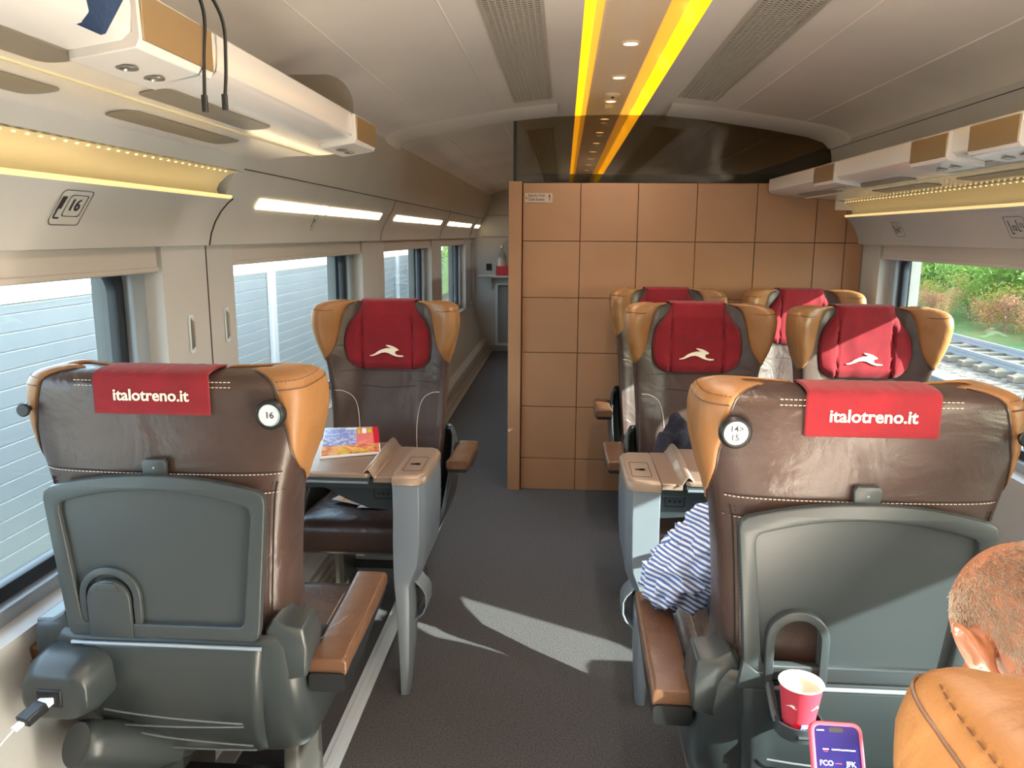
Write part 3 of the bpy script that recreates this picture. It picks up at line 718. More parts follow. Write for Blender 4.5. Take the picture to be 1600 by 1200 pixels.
for y, x2 in ((.33, .0),):
    mb = MB(); mb.tube([(.06, -.2, .11), (.10, -.05, .15), (.10, .1, .15), (.08, .2, .11)], .012, 8); mb.build('handle', 'blue_fabric', t)
for k, (pts, nm) in enumerate((([(-.73, 1.40, 2.00), (-.665, 1.425, 1.985), (-.635, 1.42, 1.93), (-.633, 1.405, 1.85), (-.632, 1.395, 1.775)], 'left one of the two black cords dangling from the left rack'),
                              ([(-.74, 1.43, 2.01), (-.67, 1.46, 2.00), (-.632, 1.485, 1.94), (-.628, 1.485, 1.86), (-.63, 1.475, 1.79)], 'right one of the two black cords dangling from the left rack'))):
    t = empty('black_cord', pts[0]); tag(t, nm, 'cord'); o0 = Vector(pts[0])
    cs = catmull(pts, 24); mb = MB(); mb.tube([Vector(p)-o0 for p in cs], .0032, 8); mb.build('cord', 'black_plastic', t)
    e = Vector(pts[-1])-o0; mb = MB(); mb.tube([e+Vector((0, 0, .012)), e, e-Vector((0, 0, .016))], .0055, 10); mb.build('end_cap', 'black_plastic', t)

# ================================================================== SEAT SIGNS ON THE CORNICE
def along(prof, s):
    for (a, b), (c, d) in zip(prof[:-1], prof[1:]):
        L = math.hypot(c-a, d-b)
        if s <= L: t_ = s/L; return (a+(c-a)*t_, b+(d-b)*t_), ((d-b)/L, -(c-a)/L)
        s -= L
    return (c, d), (0, -1)
def seat_sign(side, prof, y, s0, items, label, wd=.12, ht=.10):
    """items drawn in a flat u (along the carriage, reading direction), v (up) frame, wrapped onto the cornice"""
    t = empty('seat_number_sign', (XC, y, 0)); tag(t, label, 'sign'); rd = 1 if side < 0 else -1
    def wrap(p):
        (a, b), (nx, nz) = along(prof, s0-p.y)
        if nx > 0: nx, nz = -nx, -nz
        d = .0015+p.z
        return Vector((side*(a+nx*d), p.x*rd, b+nz*d))
    def thin(sh): return curve_mesh(sh, .0002)
    mb = MB(); vs, fs = thin([rrect(-wd/2, wd/2, -ht/2, ht/2, .012, 4), rrect(-wd/2+.0018, wd/2-.0018, -ht/2+.0018, ht/2-.0018, .011, 4)])
    mb.add(vs, fs, 0, wrap); mb.build('outline', 'ink', t, smooth=False)
    mb = MB()
    for it in items:
        if it[0] == 't': mb.add(*text_mesh(it[1], it[4], .0002, .0006), 0, lambda p: wrap(Vector((p.x+it[2], p.y+it[3], p.z))))
        if it[0] == 'b':
            x0, x1, z0, z1 = it[1:]; mb.add(*thin([[(x0, z0), (x1, z0), (x1, z1), (x0, z1)]]), 0, wrap)
        if it[0] == 'r':
            x0, x1, z0, z1 = it[1:]; mb.add(*thin([rrect(x0, x1, z0, z1, .008, 4), rrect(x0+.0018, x1-.0018, z0+.0018, z1-.0018, .0075, 4)]), 0, wrap)
    mb.build('number', 'ink', t, smooth=False)
seat_sign(-1, CORN_N, 1.77, .075, [('b', -.045, -.041, -.028, .028), ('b', -.038, -.030, -.006, .028), ('b', -.045, -.025, -.032, -.028), ('r', -.018, .048, -.026, .034), ('t', '16', .014, .004, .044)], 'outlined seat number sign reading 16 above the nearest left window', .115, .095)
seat_sign(-1, CORN_F[4:], 3.60, .175, [('b', -.014, -.011, -.02, .02), ('b', -.014, .004, -.023, -.02), ('t', '17', .004, .004, .022)], 'tiny outlined seat sign under the longest cornice lamp', .05, .075)
seat_sign(1, CORN_N, 4.05, .095, [('b', -.040, -.036, -.022, .022), ('b', -.040, -.024, -.025, -.021), ('t', '10', -.018, -.006, .026), ('b', .004, .008, -.016, .026), ('b', .004, .018, -.019, -.015), ('t', '9', .026, .004, .026)], 'outlined seat number sign reading 10 and 9 nearest the tan wall', .11, .08)
seat_sign(1, CORN_N, 3.02, .095, [('b', -.044, -.040, -.026, .026), ('b', -.044, -.026, -.029, -.025), ('t', '12', -.018, -.006, .030), ('b', .006, .010, -.016, .028), ('b', .006, .022, -.019, -.015), ('t', '11', .032, .004, .028)], 'outlined seat number sign reading 12 and 11 above the right window', .13, .09)

# ================================================================== SEATS
WTAB = [(.40, .225), (.60, .240), (.78, .250), (.90, .260), (1.00, .270), (1.08, .290), (1.14, .305), (1.19, .310), (1.23, .306), (1.27, .295)]
FTAB = [(.40, .19, .03), (.50, .185, .035), (.65, .165, .03), (.80, .135, .03), (.95, .115, .045), (1.05, .105, .075), (1.15, .10, .105), (1.20, .10, .11), (1.27, .095, .10)]  # front y, wing reach
BTAB = [(.40, .06), (.55, .015), (.70, .0), (1.0, -.004), (1.27, .0)]
def sect(z, n=48):
    w, = lerp_tab(WTAB, z); yf, wr = lerp_tab(FTAB, z); yb, = lerp_tab(BTAB, z)
    P = [(0, yb), (.42*w, yb+.001), (.80*w, yb+.012), (.965*w, yb+.04), (1.0*w, (yb+yf)/2+.02+wr*.25), (.985*w, yf+wr*.82), (.91*w, yf+wr*1.0), (.74*w, yf+wr*.55), (.52*w, yf+wr*.08), (.28*w, yf), (0, yf)]
    return [(float(a), float(b)) for a, b in catmull(P, n)]
NS = 60
TOPZ = 1.262
ZR = [.42, .46, .52, .58, .64, .70, .76, .82, .88, .94, .98, 1.02, 1.05, 1.08, 1.11, 1.14, 1.17, 1.20, 1.225]
def back_ring(z, inset=0.):
    S = sect(min(z, 1.25), NS)
    if inset:
        cy = sum(p[1] for p in S)/len(S)
        S = [(x*(1-inset*.35) if inset < 1 else 0, y+(cy-y)*min(1, inset)) for x, y in S]
    return S
def top_rings():
    out_ = []
    for k, (dz, ins) in enumerate(((.240, .02), (.250, .10), (.257, .28), (.2615, .55), (.2625, .85))): out_.append((1.0+dz, ins))
    return out_
ALLR = [(z, 0.) for z in ZR] + top_rings()
SECTS = [(z, ins, back_ring(z, ins)) for z, ins in ALLR]
def surf(t, zi):
    """point on the back rest skin: t 0..1 from back middle round the side to the front middle; zi float ring index"""
    i = min(int(zi), len(SECTS)-2); f = zi-i
    a, b = SECTS[i], SECTS[i+1]
    k = t*NS; j = min(int(k), NS-1); g = k-j
    def p(S): return (S[j][0]*(1-g)+S[j+1][0]*g, S[j][1]*(1-g)+S[j+1][1]*g)
    pa, pb = p(a[2]), p(b[2])
    return Vector((pa[0]*(1-f)+pb[0]*f, pa[1]*(1-f)+pb[1]*f, a[0]*(1-f)+b[0]*f))
def front_y(x, z):
    S = sect(z, 40); S = S[20:]; xs = [p[0] for p in S][::-1]; ys = [p[1] for p in S][::-1]
    return float(np.interp(abs(x), xs, ys))
def back_y(x, z):
    S = sect(z, 40); S = S[:14]; return float(np.interp(abs(x), [p[0] for p in S], [p[1] for p in S]))
def add_backrest(root):
    mb = MB(); rings = []
    for z, ins, S in SECTS:
        rg = [Vector((x, y, z)) for x, y in S] + [Vector((-x, y, z)) for x, y in S[-2:0:-1]]
        rings.append(rg)
    mb.loft(rings); o = mb.build('backrest', 'brown_leather', root, angle=60)
    return o
def zi_of(z):
    zz = [s[0] for s in SECTS]; i = int(np.searchsorted(zz, z))-1; i = max(0, min(i, len(zz)-2)); return i+(z-zz[i])/(zz[i+1]-zz[i])
def wing_tb(z):   # back boundary (section parameter) by height
    return float(np.interp(z, [1.0, 1.03, 1.045, 1.07, 1.10, 1.16, 1.22, 1.27], [.46, .43, .37, .315, .275, .235, .215, .21]))
def wing_tf(z):
    return float(np.interp(z, [1.0, 1.015, 1.04, 1.08, 1.13, 1.18, 1.23, 1.27], [.475, .56, .635, .69, .725, .745, .765, .79]))
def add_wing(root, s):
    NU, NV = 26, 26; top = len(SECTS)-2.0
    zlo = zi_of(1.0)
    def fn(u, v, off):
        zi = zlo+(top+.6-zlo)*v; i = min(int(zi), len(SECTS)-1)
        p0 = surf(.5, zi); z = p0.z if p0.z < 1.27 else 1.27
        tb, tf = wing_tb(z), wing_tf(z); t = tb+(tf-tb)*u
        p = surf(t, zi); q1 = surf(min(t+.01, 1), zi); q2 = surf(t, min(zi+.2, len(SECTS)-1.01))
        n = (q1-p).cross(q2-p)
        n = n.normalized() if n.length > 1e-9 else Vector((0, 0, 1))
        e = min(u, 1-u, v*1.2)*14; e = min(1, e); d = off*(.35+.65*math.sqrt(max(0, 1-(1-e)**2)))
        if off and u > .45: d += math.copysign(.012, off)*math.sin((u-.45)/.55*math.pi)*min(1, v*5)*max(0, min(1, (.80-v)*5))
        p = p+n*d
        return Vector((p.x*s, p.y, p.z))
    # outward normal sign test
    p = surf(.45, 14); q1 = surf(.46, 14); q2 = surf(.45, 14.3); sg = 1 if (q1-p).cross(q2-p).x > 0 else -1
    mb = MB(); mb.grid(lambda u, v: fn(u, v, .0055*sg), NU, NV)
    w_ = mb.build('wing', 'tan_leather', root, solid=.006, angle=80, flipn=False)
    # stitching across the wing top, on the back
    mb = MB()
    for zz in (1.243,):
        pts = [fn(u, (zi_of(zz)-zlo)/(top+.6-zlo), .007*sg) for u in [k/40 for k in range(1, 22)]]
        for a, b in zip(pts[:-1], pts[1:]): mb.tube([a, a.lerp(b, .6)], .0008, 4)
    mb.build('stitching', 'arm_leather', w_)
    mb = MB(); mb.tube([fn(u, (zi_of(1.229)-zlo)/(top+.6-zlo), .0058*sg) for u in [k/60 for k in range(1, 52)]], .0016, 5); mb.build('seam', 'arm_leather', w_)
    mb = MB(); pts = [fn(0, v, .003*sg) for v in [k/24 for k in range(0, 24)]]; mb.tube(pts, .0022, 5); mb.build('piping', 'brown_leather', w_)
    return w_
def stitches(mb, pts, r=.0009, duty=.62, step=.0085):
    P = [Vector(p) for p in pts]; L = [0]
    for a, b in zip(P[:-1], P[1:]): L.append(L[-1]+(b-a).length)
    def at(s):
        i = max(0, min(len(L)-2, int(np.searchsorted(L, s))-1)); return P[i].lerp(P[i+1], (s-L[i])/max(1e-9, L[i+1]-L[i]))
    s = 0
    while s+step*duty < L[-1]:
        mb.tube([at(s), at(s+step*duty)], r, 4); s += step
HARE = [(-.036, -.0093), (-.031, -.0085), (-.026, -.006), (-.019, -.001), (-.011, .003), (-.002, .0055), (.006, .006), (.011, .0055), (.0055, .0072), (-.0015, .0105), (-.002, .0125), (.006, .0115), (.014, .009), (.0215, .0048), (.0245, .0025), (.024, .001), (.0185, -.0002), (.0165, -.003), (.018, -.0065), (.022, -.0085), (.034, -.0095), (.0345, -.0115), (.026, -.0125), (.018, -.011), (.010, -.008), (.003, -.0045), (-.004, -.003), (-.012, -.004), (-.020, -.0075), (-.028, -.0105), (-.0355, -.011)]
def add_headrest(root, front=True, backtext=True, seed=0):
    HT = [(.965, .120), (.972, .145), (.985, .163), (1.01, .180), (1.06, .190), (1.10, .190), (1.14, .183), (1.17, .170), (1.20, .148), (1.225, .128), (1.245, .119), (1.262, .117)]
    zs = [a for a, b in HT]
    def hw(z): return float(np.interp(z, [a for a, b in HT], [b for a, b in HT]))
    def puff(x, z):
        w_ = hw(z); e = max(0., 1-abs(x)/w_); ez = max(0., min(1, (z-.963)/.035)); et = max(0, min(1, (1.30-z)/.09))
        d = .030*(min(1, e*4.0)**.5)*(ez**.5)*(.35+.65*et)
        g = math.exp(-((abs(x)-.112)/.0035)**2)*.010
        side = .006 if abs(x) > .115 and z < 1.2 else 0
        wr = noise.noise(Vector((x*16+seed*3.1, seed, z*5)))*.0035 + noise.noise(Vector((x*38+z*26, seed*2, z*9)))*.0015
        return d-g*min(1, e*6)+side*min(1, e*6)+wr*min(1, e*5)
    NX = 56; rows = []
    zz = [float(v) for v in np.interp(np.linspace(0, 1, 34), np.linspace(0, 1, len(zs)), zs)]
    for z in zz:
        rows.append([Vector((hw(z)*(2*i/NX-1), front_y(hw(z)*(2*i/NX-1), z)+.002+puff(hw(z)*(2*i/NX-1), z), z)) for i in range(NX+1)])
    # over the top to the back flap (rear flap a little wider)
    yft = rows[-1][NX//2].y
    for k in range(1, 7):
        a = math.pi*k/6; yc = (yft-.006)/2; ry = (yft+.006)/2
        rows.append([Vector((.117*(2*i/NX-1)*(1+.05*k/6), yc+ry*math.cos(a), 1.262+.010*math.sin(a)+.0015*noise.noise(Vector((i*.3, k, seed))))) for i in range(NX+1)])
    for z in (1.25, 1.235, 1.22, 1.205, 1.19, 1.178):
        rows.append([Vector((.124*(2*i/NX-1), back_y(.12*(2*i/NX-1), z)-.008-.001*noise.noise(Vector((i*.25, z*30, seed))), z)) for i in range(NX+1)])
    mb = MB(); mb.loft(rows, 0, False, False)
    o = mb.build('headrest_cover', 'red_cloth', root, solid=.005, angle=75)
    if backtext:
        mb = MB(); mb.add(*text_mesh('italotreno.it', .034, .0006, .0006), 0, lambda p: Vector((-p.x*-1, -.0115-p.z, p.y+1.222)) if False else Vector((p.x, back_y(p.x, 1.22)-.0095-p.z, p.y+1.218)))
        mb.build('lettering', 'cream_thread', o, smooth=False)
    if front:
        k = 2.1; v0, f0 = curve_mesh([[(a*k, b*k) for a, b in HARE]], .0008)
        mb = MB(); mb.add(v0, f0, 0, lambda p: Vector((-p.x, front_y(p.x, 1.05+p.y)+.0022+puff(-p.x, 1.05+p.y)+.0045+p.z, 1.05+p.y)))
        mb.build('hare_emblem', 'cream_thread', o, smooth=False)
    # side seams
    return o
TRAYTOP = 1.022
def add_tray(root, opened=False, closed_cup=True):
    """folded tray on the seat back with cup holder at lower left"""
    yo = -.008
    def outl(g):  # grow/shrink
        pts = []
        hw1, hw0, zt, zb = .237+g, .207+g, 1.020+g, .688-g
        r = .022
        for k in range(17): 
            u = -1+2*k/16; pts.append((u*(hw1-r*.6), zt+.030*(1-u*u)))
        pts += [(hw1-r*.15, zt-r*.35), (hw1, zt-r*1.1)]
        pts += [(hw0+.004, zb+r), (hw0, zb+r*.3), (hw0-r*.4, zb)]
        pts += [(-hw0+r*.4, zb), (-hw0, zb+r*.3), (-hw0-.004, zb+r), (-hw1, zt-r*1.1), (-hw1+r*.15, zt-r*.35)]
        return pts
    cx = -.115; ch = .045; zc = .745; zb = .688
    def arch(w_, top, x0=cx, bot=zb): return [(x0-w_, bot)] + [(x0+w_*math.cos(math.pi-math.pi*k/14), top-w_+w_*math.sin(math.pi*k/14)) for k in range(15)] + [(x0+w_, bot)]
    mb = MB(); mats = 'dark_plastic'
    base = [outl(-.004)]
    if opened: base = [outl(-.004), arch(.045, .818, cx, .700)]
    mb.add(*curve_mesh(base, .005), 0, lambda p: Vector((p.x, yo-.012-p.z, p.y)))
    tr = mb.build('tray_table', mats, root, smooth=True, angle=30)
    mb = MB(); inner = outl(-.026)
    # rim, its inner edge dips round the cup holder
    mb.add(*curve_mesh([outl(0), inner], .008, .003), 0, lambda p: Vector((p.x, yo-.018-p.z, p.y)))
    mb.build('rim', mats, tr, angle=50)
    mb = MB()
    if not opened:
        mb.add(*curve_mesh([arch(.066, .842), arch(.053, .829)], .004, .0025), 0, lambda p: Vector((p.x, yo-.020-p.z, p.y)))
        mb.add(*curve_mesh([[(-.205, zb-.002), (-.205, zb+.03), (cx-.06, zb+.03), (cx-.06, zb-.002)]], .004, .002), 0, lambda p: Vector((p.x, yo-.019-p.z, p.y)))
        cu_ = mb.build('cup_holder', mats, tr, angle=50)
        mb = MB(); mb.add(*curve_mesh([arch(.045, .815)], .005, .003), 0, lambda p: Vector((p.x, yo-.026-p.z, p.y)))
        mb.add(*curve_mesh([[(cx-.018, .812), (cx-.024, .795), (cx+.024, .795), (cx+.018, .812)]], .002, .001), 0, lambda p: Vector((p.x, yo-.034-p.z, p.y)))
        mb.lathe([(.0025, 0), (.0025, -.002)], (cx, yo-.033, .765), 8, axis='y'); mb.build('flap', mats, cu_, angle=50)
    else:
        mb.add(*curve_mesh([arch(.058, .832), arch(.045, .818)], .009, .003), 0, lambda p: Vector((p.x, yo-.024-p.z, p.y)))
        mb.add(*curve_mesh([[(-.222, .668), (-.214, .72), (-.190, .70), (-.175, .70), (cx-.045, .72), (cx-.045, .668)]], .006, .003), 0, lambda p: Vector((p.x, yo-.022-p.z, p.y)))
        cu_ = mb.build('cup_holder', mats, tr, angle=50)
        # swung-out cradle: two arms down to a shallow ring that stands out from the tray
        mb = MB(); yc = yo-.070; zc_ = .618; rr = .041
        for s in (-1, 1):
            P = [(cx+s*.050, yo-.022, .715), (cx+s*.048, yo-.03, .675), (cx+s*.043, yo-.05, .640), (cx+s*.040, yc-.002, zc_+.006)]
            if s < 0: mb.tube(P, .008, 8, sx=.7)
        n = 28
        for k in range(1):
            mb.lathe([(rr, -.012), (rr+.0035, -.012), (rr+.004, .016), (rr, .016)], (cx, yc, zc_), 32, cap=False)
            mb.lathe([(rr+.001, -.012), (.001, -.012)], (cx, yc, zc_), 32, cap=False)
            mb.tube([(cx-.012, yc-rr-.004, zc_+.002), (cx+.012, yc-rr-.004, zc_+.002)], .004, 6)
        mb.box(cx-.040, cx+.040, yc+.02, yo-.02, zc_-.012, zc_-.004)
        mb.build('cradle', 'dark_plastic', cu_, angle=50)
        root['cup'] = (cx, yc, zc_-.010)
    # latch above the tray
    mb = MB(); mb.add(*curve_mesh([[(-.021, 1.03), (-.024, 1.075), (-.019, 1.082), (.019, 1.082), (.024, 1.075), (.021, 1.03)]], .005, .002), 0, lambda p: Vector((p.x, yo-.006-p.z, p.y)))
    l_ = mb.build('tray_latch', mats, root, angle=50)
    for zz in (1.066, 1.045):
        mb = MB(); mb.lathe([(.0025, 0), (.0025, -.0015)], (0, yo-.0125, zz), 8, axis='y'); mb.build('screw', 'steel', l_)
    return tr
def add_shell(root, m, plain=False):
    ROW = [(.690, .262, -.010, .07), (.66, .275, -.014, .10), (.60, .288, -.012, .22), (.53, .292, -.002, .34), (.46, .290, .022, .44), (.40, .280, .058, .46), (.35, .255, .098, .42), (.315, .215, .135, .36), (.30, .17, .165, .30)]
    rings = []
    for z, w_, yb, ext in ROW:
        P = [(w_-.004, yb+ext), (w_, yb+ext*.6), (w_, yb+.09), (w_*.985, yb+.035), (w_*.90, yb+.006), (w_*.6, yb), (0, yb)]
        S = [tuple(p) for p in catmull(P, 18)]
        rings.append([(x, y, z) for x, y in S] + [(-x, y, z) for x, y in S[-2::-1]])
    mb = MB(); mb.loft(rings, 0, False, False); sh = mb.build('lower_shell', 'shell_plastic', root, solid=.012, angle=70)
    # magazine pocket panel with elastic cords
    rows2 = [(.668, .214, -.024), (.655, .216, -.027), (.60, .210, -.026), (.50, .202, -.018), (.42, .19, .018), (.36, .175, .062), (.325, .160, .100), (.312, .148, .122)]
    rg = []
    for z, w_, y in rows2:
        rg.append([(w_*(2*k/16-1), y-.004+(.008 if abs(2*k/16-1) > .93 else 0)+(.010 if abs(2*k/16-1) < .8 and .33 < z < .58 else 0), z) for k in range(17)])
    mb = MB(); mb.loft(rg, 0, False, False); pk = mb.build('pocket_panel', 'shell_plastic', sh, solid=.004, angle=50)
    mb = MB(); mb.tube([(-.213, -.031, .6665), (0, -.033, .668), (.213, -.031, .6665)], .0045, 8); mb.build('panel_edge', 'frame_grey', pk)
    for k, (za, zb, dy) in enumerate(((.505, .475, 0), (.455, .465, 0), (.440, .385, 0), (.365, .362, 0))):
        def yy(z): return float(np.interp(-z, [-r[0] for r in rows2], [r[2] for r in rows2]))-.012
        pts = []
        for i in range(13):
            u = i/12; z = za*(1-u)+zb*u; pts.append((-.155+.31*u, yy(z)-.006*math.sin(u*3.14), z))
        mb = MB(); mb.tube(pts, .0022, 6); mb.build('elastic_cord', 'cord_grey', pk)
    # shoulders of the shell
    for s in ((-1, 1) if not plain else ()):
        mb = MB(); pts = [(.225, .64), (.222, .70), (.236, .722), (.262, .706), (.296, .704), (.304, .66), (.300, .60), (.25, .585)]
        mb.add(*curve_mesh([pts], .045, .006), 0, lambda p: Vector((s*p.x, .035+p.z, p.y))); mb.build('shoulder', 'shell_plastic', sh, bevel=.006, angle=50)
    return sh
def add_cushion(root):
    mb = MB(); rings = []
    def ring(y, w_, z0, z1):
        return [(x, y, z) for x, z in rrect(-w_, w_, z0, z1, min(.045, (z1-z0)*.42, w_*.9), 5)]
    for y, w_, z0, z1 in ((.14, .235, .34, .462), (.20, .243, .335, .463), (.35, .248, .33, .466), (.55, .25, .33, .478), (.66, .25, .335, .482), (.705, .247, .345, .474), (.725, .238, .365, .455), (.732, .22, .385, .44)):
        rings.append(ring(y, w_, z0, z1))
    mb.loft(rings); c = mb.build('seat_cushion', 'brown_leather', root, angle=70)
    for s in (-1, 1):
        mb = MB(); stitches(mb, [(s*.205, y, z) for y, z in ((.2, .4645), (.35, .4675), (.5, .4765), (.6, .481), (.68, .479))]); mb.build('stitching', 'thread', c)
    return c
def add_arm(root, s, name='armrest'):
    top = [(.00, .618), (.05, .624), (.16, .626), (.30, .632), (.40, .642), (.415, .643)]
    mb = MB(); rings = []
    for y, z in top:
        rings.append([(s*(.342+x), y+.015, z-.010+zz) for x, zz in rrect(-.044, .044, -.028, .012, .013, 4)])
    mb.loft(rings); a = mb.build(name, 'arm_leather', root, bevel=.004, angle=50)
    mb = MB(); rings = []
    for y, z in ((-.004, .59), (.03, .588), (.16, .588), (.27, .60), (.35, .612), (.405, .622)):
        h = .034 if y < .25 else .022
        rings.append([(s*(.342+x), y+.012, z-.010+zz) for x, zz in rrect(-.041, .041, -h, .010, .01, 3)])
    mb.loft(rings); mb.build('arm_core', 'black_plastic', a, angle=50)
    mb = MB(); mb.tube([(s*.285, .09, .60), (s*.31, .09, .60)], .03, 14); mb.build('hinge', 'black_plastic', a)
    return a
def add_base(root):
    b = None
    for s in (-1, 1):
        mb = MB(); mb.loft([[(s*.16+x, y+dy, z) for x, y in rrect(-.022, .022, -.10, .10, .01, 3)] for z, dy in ((0, .34), (.15, .34), (.34, .36))])
        mb.build('leg', 'steel', root, bevel=.003)
    mb = MB(); mb.box(-.2, .2, .2, .56, .30, .345); mb.box(-.17, .17, .25, .29, .10, .14); mb.build('under_frame', 'black_plastic', root, bevel=.004)
def surf_line(zs, xs, off, back=True):
    return [Vector((x, (back_y(x, z)-off if back else front_y(x, z)+off), z)) for x, z in zip(xs, zs)]
def add_back_details(root, br, m, badge=None, tall=True):
    N = 30
    for z, nm in ((1.048, 0), (1.006, 1)):
        mb = MB(); xs = [-.26+.52*k/N for k in range(N+1)]
        pts = surf_line([z-.012*0]*(N+1), xs, .0012); stitches(mb, pts, .001); mb.build('stitching', 'thread', br)
        mb = MB(); mb.tube(surf_line([z+.004]*(N+1), xs, .0), .0018, 5); mb.build('seam', 'seam_dark', br)
    for z in (1.247, 1.236):
        mb = MB(); xs = [-.17+.34*k/N for k in range(N+1)]; stitches(mb, surf_line([z]*(N+1), xs, .002), .0009); mb.build('stitching', 'thread', br)
    for s in (-1, 1):
        zs = [1.03-.30*k/16 for k in range(17)]; xs = [s*(lerp_tab(WTAB, z)[0]*.90) for z in zs]
        mb = MB(); mb.tube(surf_line(zs, xs, .0008), .0022, 5); mb.build('seam', 'seam_dark', br)
        xs = [s*(lerp_tab(WTAB, z)[0]*.87) for z in zs]
        mb = MB(); stitches(mb, surf_line(zs, xs, .001), .0008); mb.build('stitching', 'seam_dark', br)
def add_front_details(root, br):
    N = 24
    mb = MB(); xs = [-.215+.43*k/N for k in range(N+1)]; mb.tube(surf_line([.958]*(N+1), xs, -.0004, False), .0016, 5); mb.build('seam', 'seam_dark', br)
    for s in (-1, 1):
        zz = [.875, .87, .85, .82, .78, .74, .70, .64, .56, .50]; xx = [.232, .20, .165, .145, .135, .13, .128, .13, .135, .14]
        pts = catmull([(x, z) for x, z in zip(xx, zz)], 28)
        mb = MB(); mb.tube([Vector((s*x, front_y(x, z)+.0004, z)) for x, z in pts], .0015, 5); mb.build('seam', 'thread', br)
    mb = MB(); mb.tube(surf_line([.888-.004*math.cos((k/N-.5)*6) for k in range(N+1)], [-.125+.25*k/N for k in range(N+1)], -.0008, False), .0022, 5); mb.build('seam', 'seam_dark', br)
def badge_hook(root, m, txt, hook=True):
    """round number badge on the aisle-side wing, coat hook on the window-side wing (m: aisle side sign)"""
    x = m*.252; z = 1.182; y = back_y(.24, z)-.004
    mb = MB(); mb.lathe([(.0225, .006), (.030, .002), (.032, -.006), (.031, -.016), (.0265, -.021), (.0235, -.021), (.023, -.018)], (x, y, z), 32, axis='y', cap=False); b = mb.build('number_badge', 'black_plastic', root, angle=40)
    mb = MB(); mb.lathe([(.0235, -.0185), (.001, -.0185)], (x, y, z), 32, axis='y', cap=False); mb.build('disc', 'cool_white', b)
    mb = MB()
    for s, dx, dz, sz in txt: mb.add(*text_mesh(s, sz, .0002, .0002), 0, lambda p: Vector((x+p.x+dx, y-.0190-p.z, z+p.y+dz)))
    mb.build('digits', 'ink', b, smooth=False)
    if hook:
        x = -m*.285; y = back_y(.25, z)+.02
        mb = MB(); mb.lathe([(.015, .02), (.015, -.006), (.006, -.009), (.0055, -.028), (.014, -.031), (.0145, -.036), (.012, -.038), (.001, -.038)], (x, y, z-.002), 20, axis='y'); mb.build('coat_hook', 'black_plastic', root)

def make_seat(name, label, loc, rz, m, see_back, opened=False, txt=None, seed=0, arms=None, group=None, text=True):
    t = empty(name, loc, rz); tag(t, label, 'seat', group)
    br = add_backrest(t)
    for s in (-1, 1): add_wing(t, s)
    add_headrest(t, not see_back, see_back and text, seed)
    if see_back:
        add_back_details(t, br, m); add_tray(t, opened)
        if txt: badge_hook(t, m, txt)
    else: add_front_details(t, br)
    add_shell(t, m, not see_back); add_cushion(t); add_base(t)
    for s in (arms if arms is not None else (m,)): add_arm(t, s)
    return t
S_NL = make_seat('train_seat', 'near left seat with number 16 badge, its back and folded tray to the camera', (-.852, 1.545, 0), 0, 1, True, False, [('16', 0, 0, .019)], 1, (1, -1))
S_NR = make_seat('train_seat', 'near right seat with 14 15 badge and a paper cup in its cup holder', (.585, 1.48, 0), 0, -1, True, True, [('14>', 0.001, .008, .017), ('15', -.002, -.009, .017)], 2, (-1, 1))
S_FL = make_seat('train_seat', 'far left single seat facing the camera behind the table with the magazine', (-.765, 3.48, 0), math.pi, -1, False, seed=3, arms=(-1, 1))
def facing(loc, label, seed, aisle):
    t = make_seat('train_seat', label, loc, math.pi, 1, False, seed=seed, arms=(1, -1) if aisle else (-1,)); return t
facing((.580, 3.52, 0), 'aisle seat facing the camera in the nearer right pair, dark jacket on it', 4, True)
facing((1.26, 3.45, 0), 'window seat facing the camera in the nearer right pair, beside the view of trees', 5, False)
facing((.570, 4.48, 0), 'aisle seat against the tan wall, mostly hidden behind the seat in front', 6, True)
facing((1.305, 4.50, 0), 'window seat against the tan wall, partly hidden, its red cover catching the sun', 7, False)
# foreground seat of the man with the phone
S_FG = make_seat('train_seat', 'foreground seat cut off by the bottom right corner, behind the balding man', (.56, .325, 0), 0, -1, True, False, None, 8, (-1, 1), text=False)
# its window neighbour and the neighbour of the seat with the cup, just outside the frame
make_seat('train_seat', 'window seat right beside the seat with the paper cup, at the picture edge', (1.285, 1.48, 0), 0, 1, True, False, None, 9, (1,), text=False)

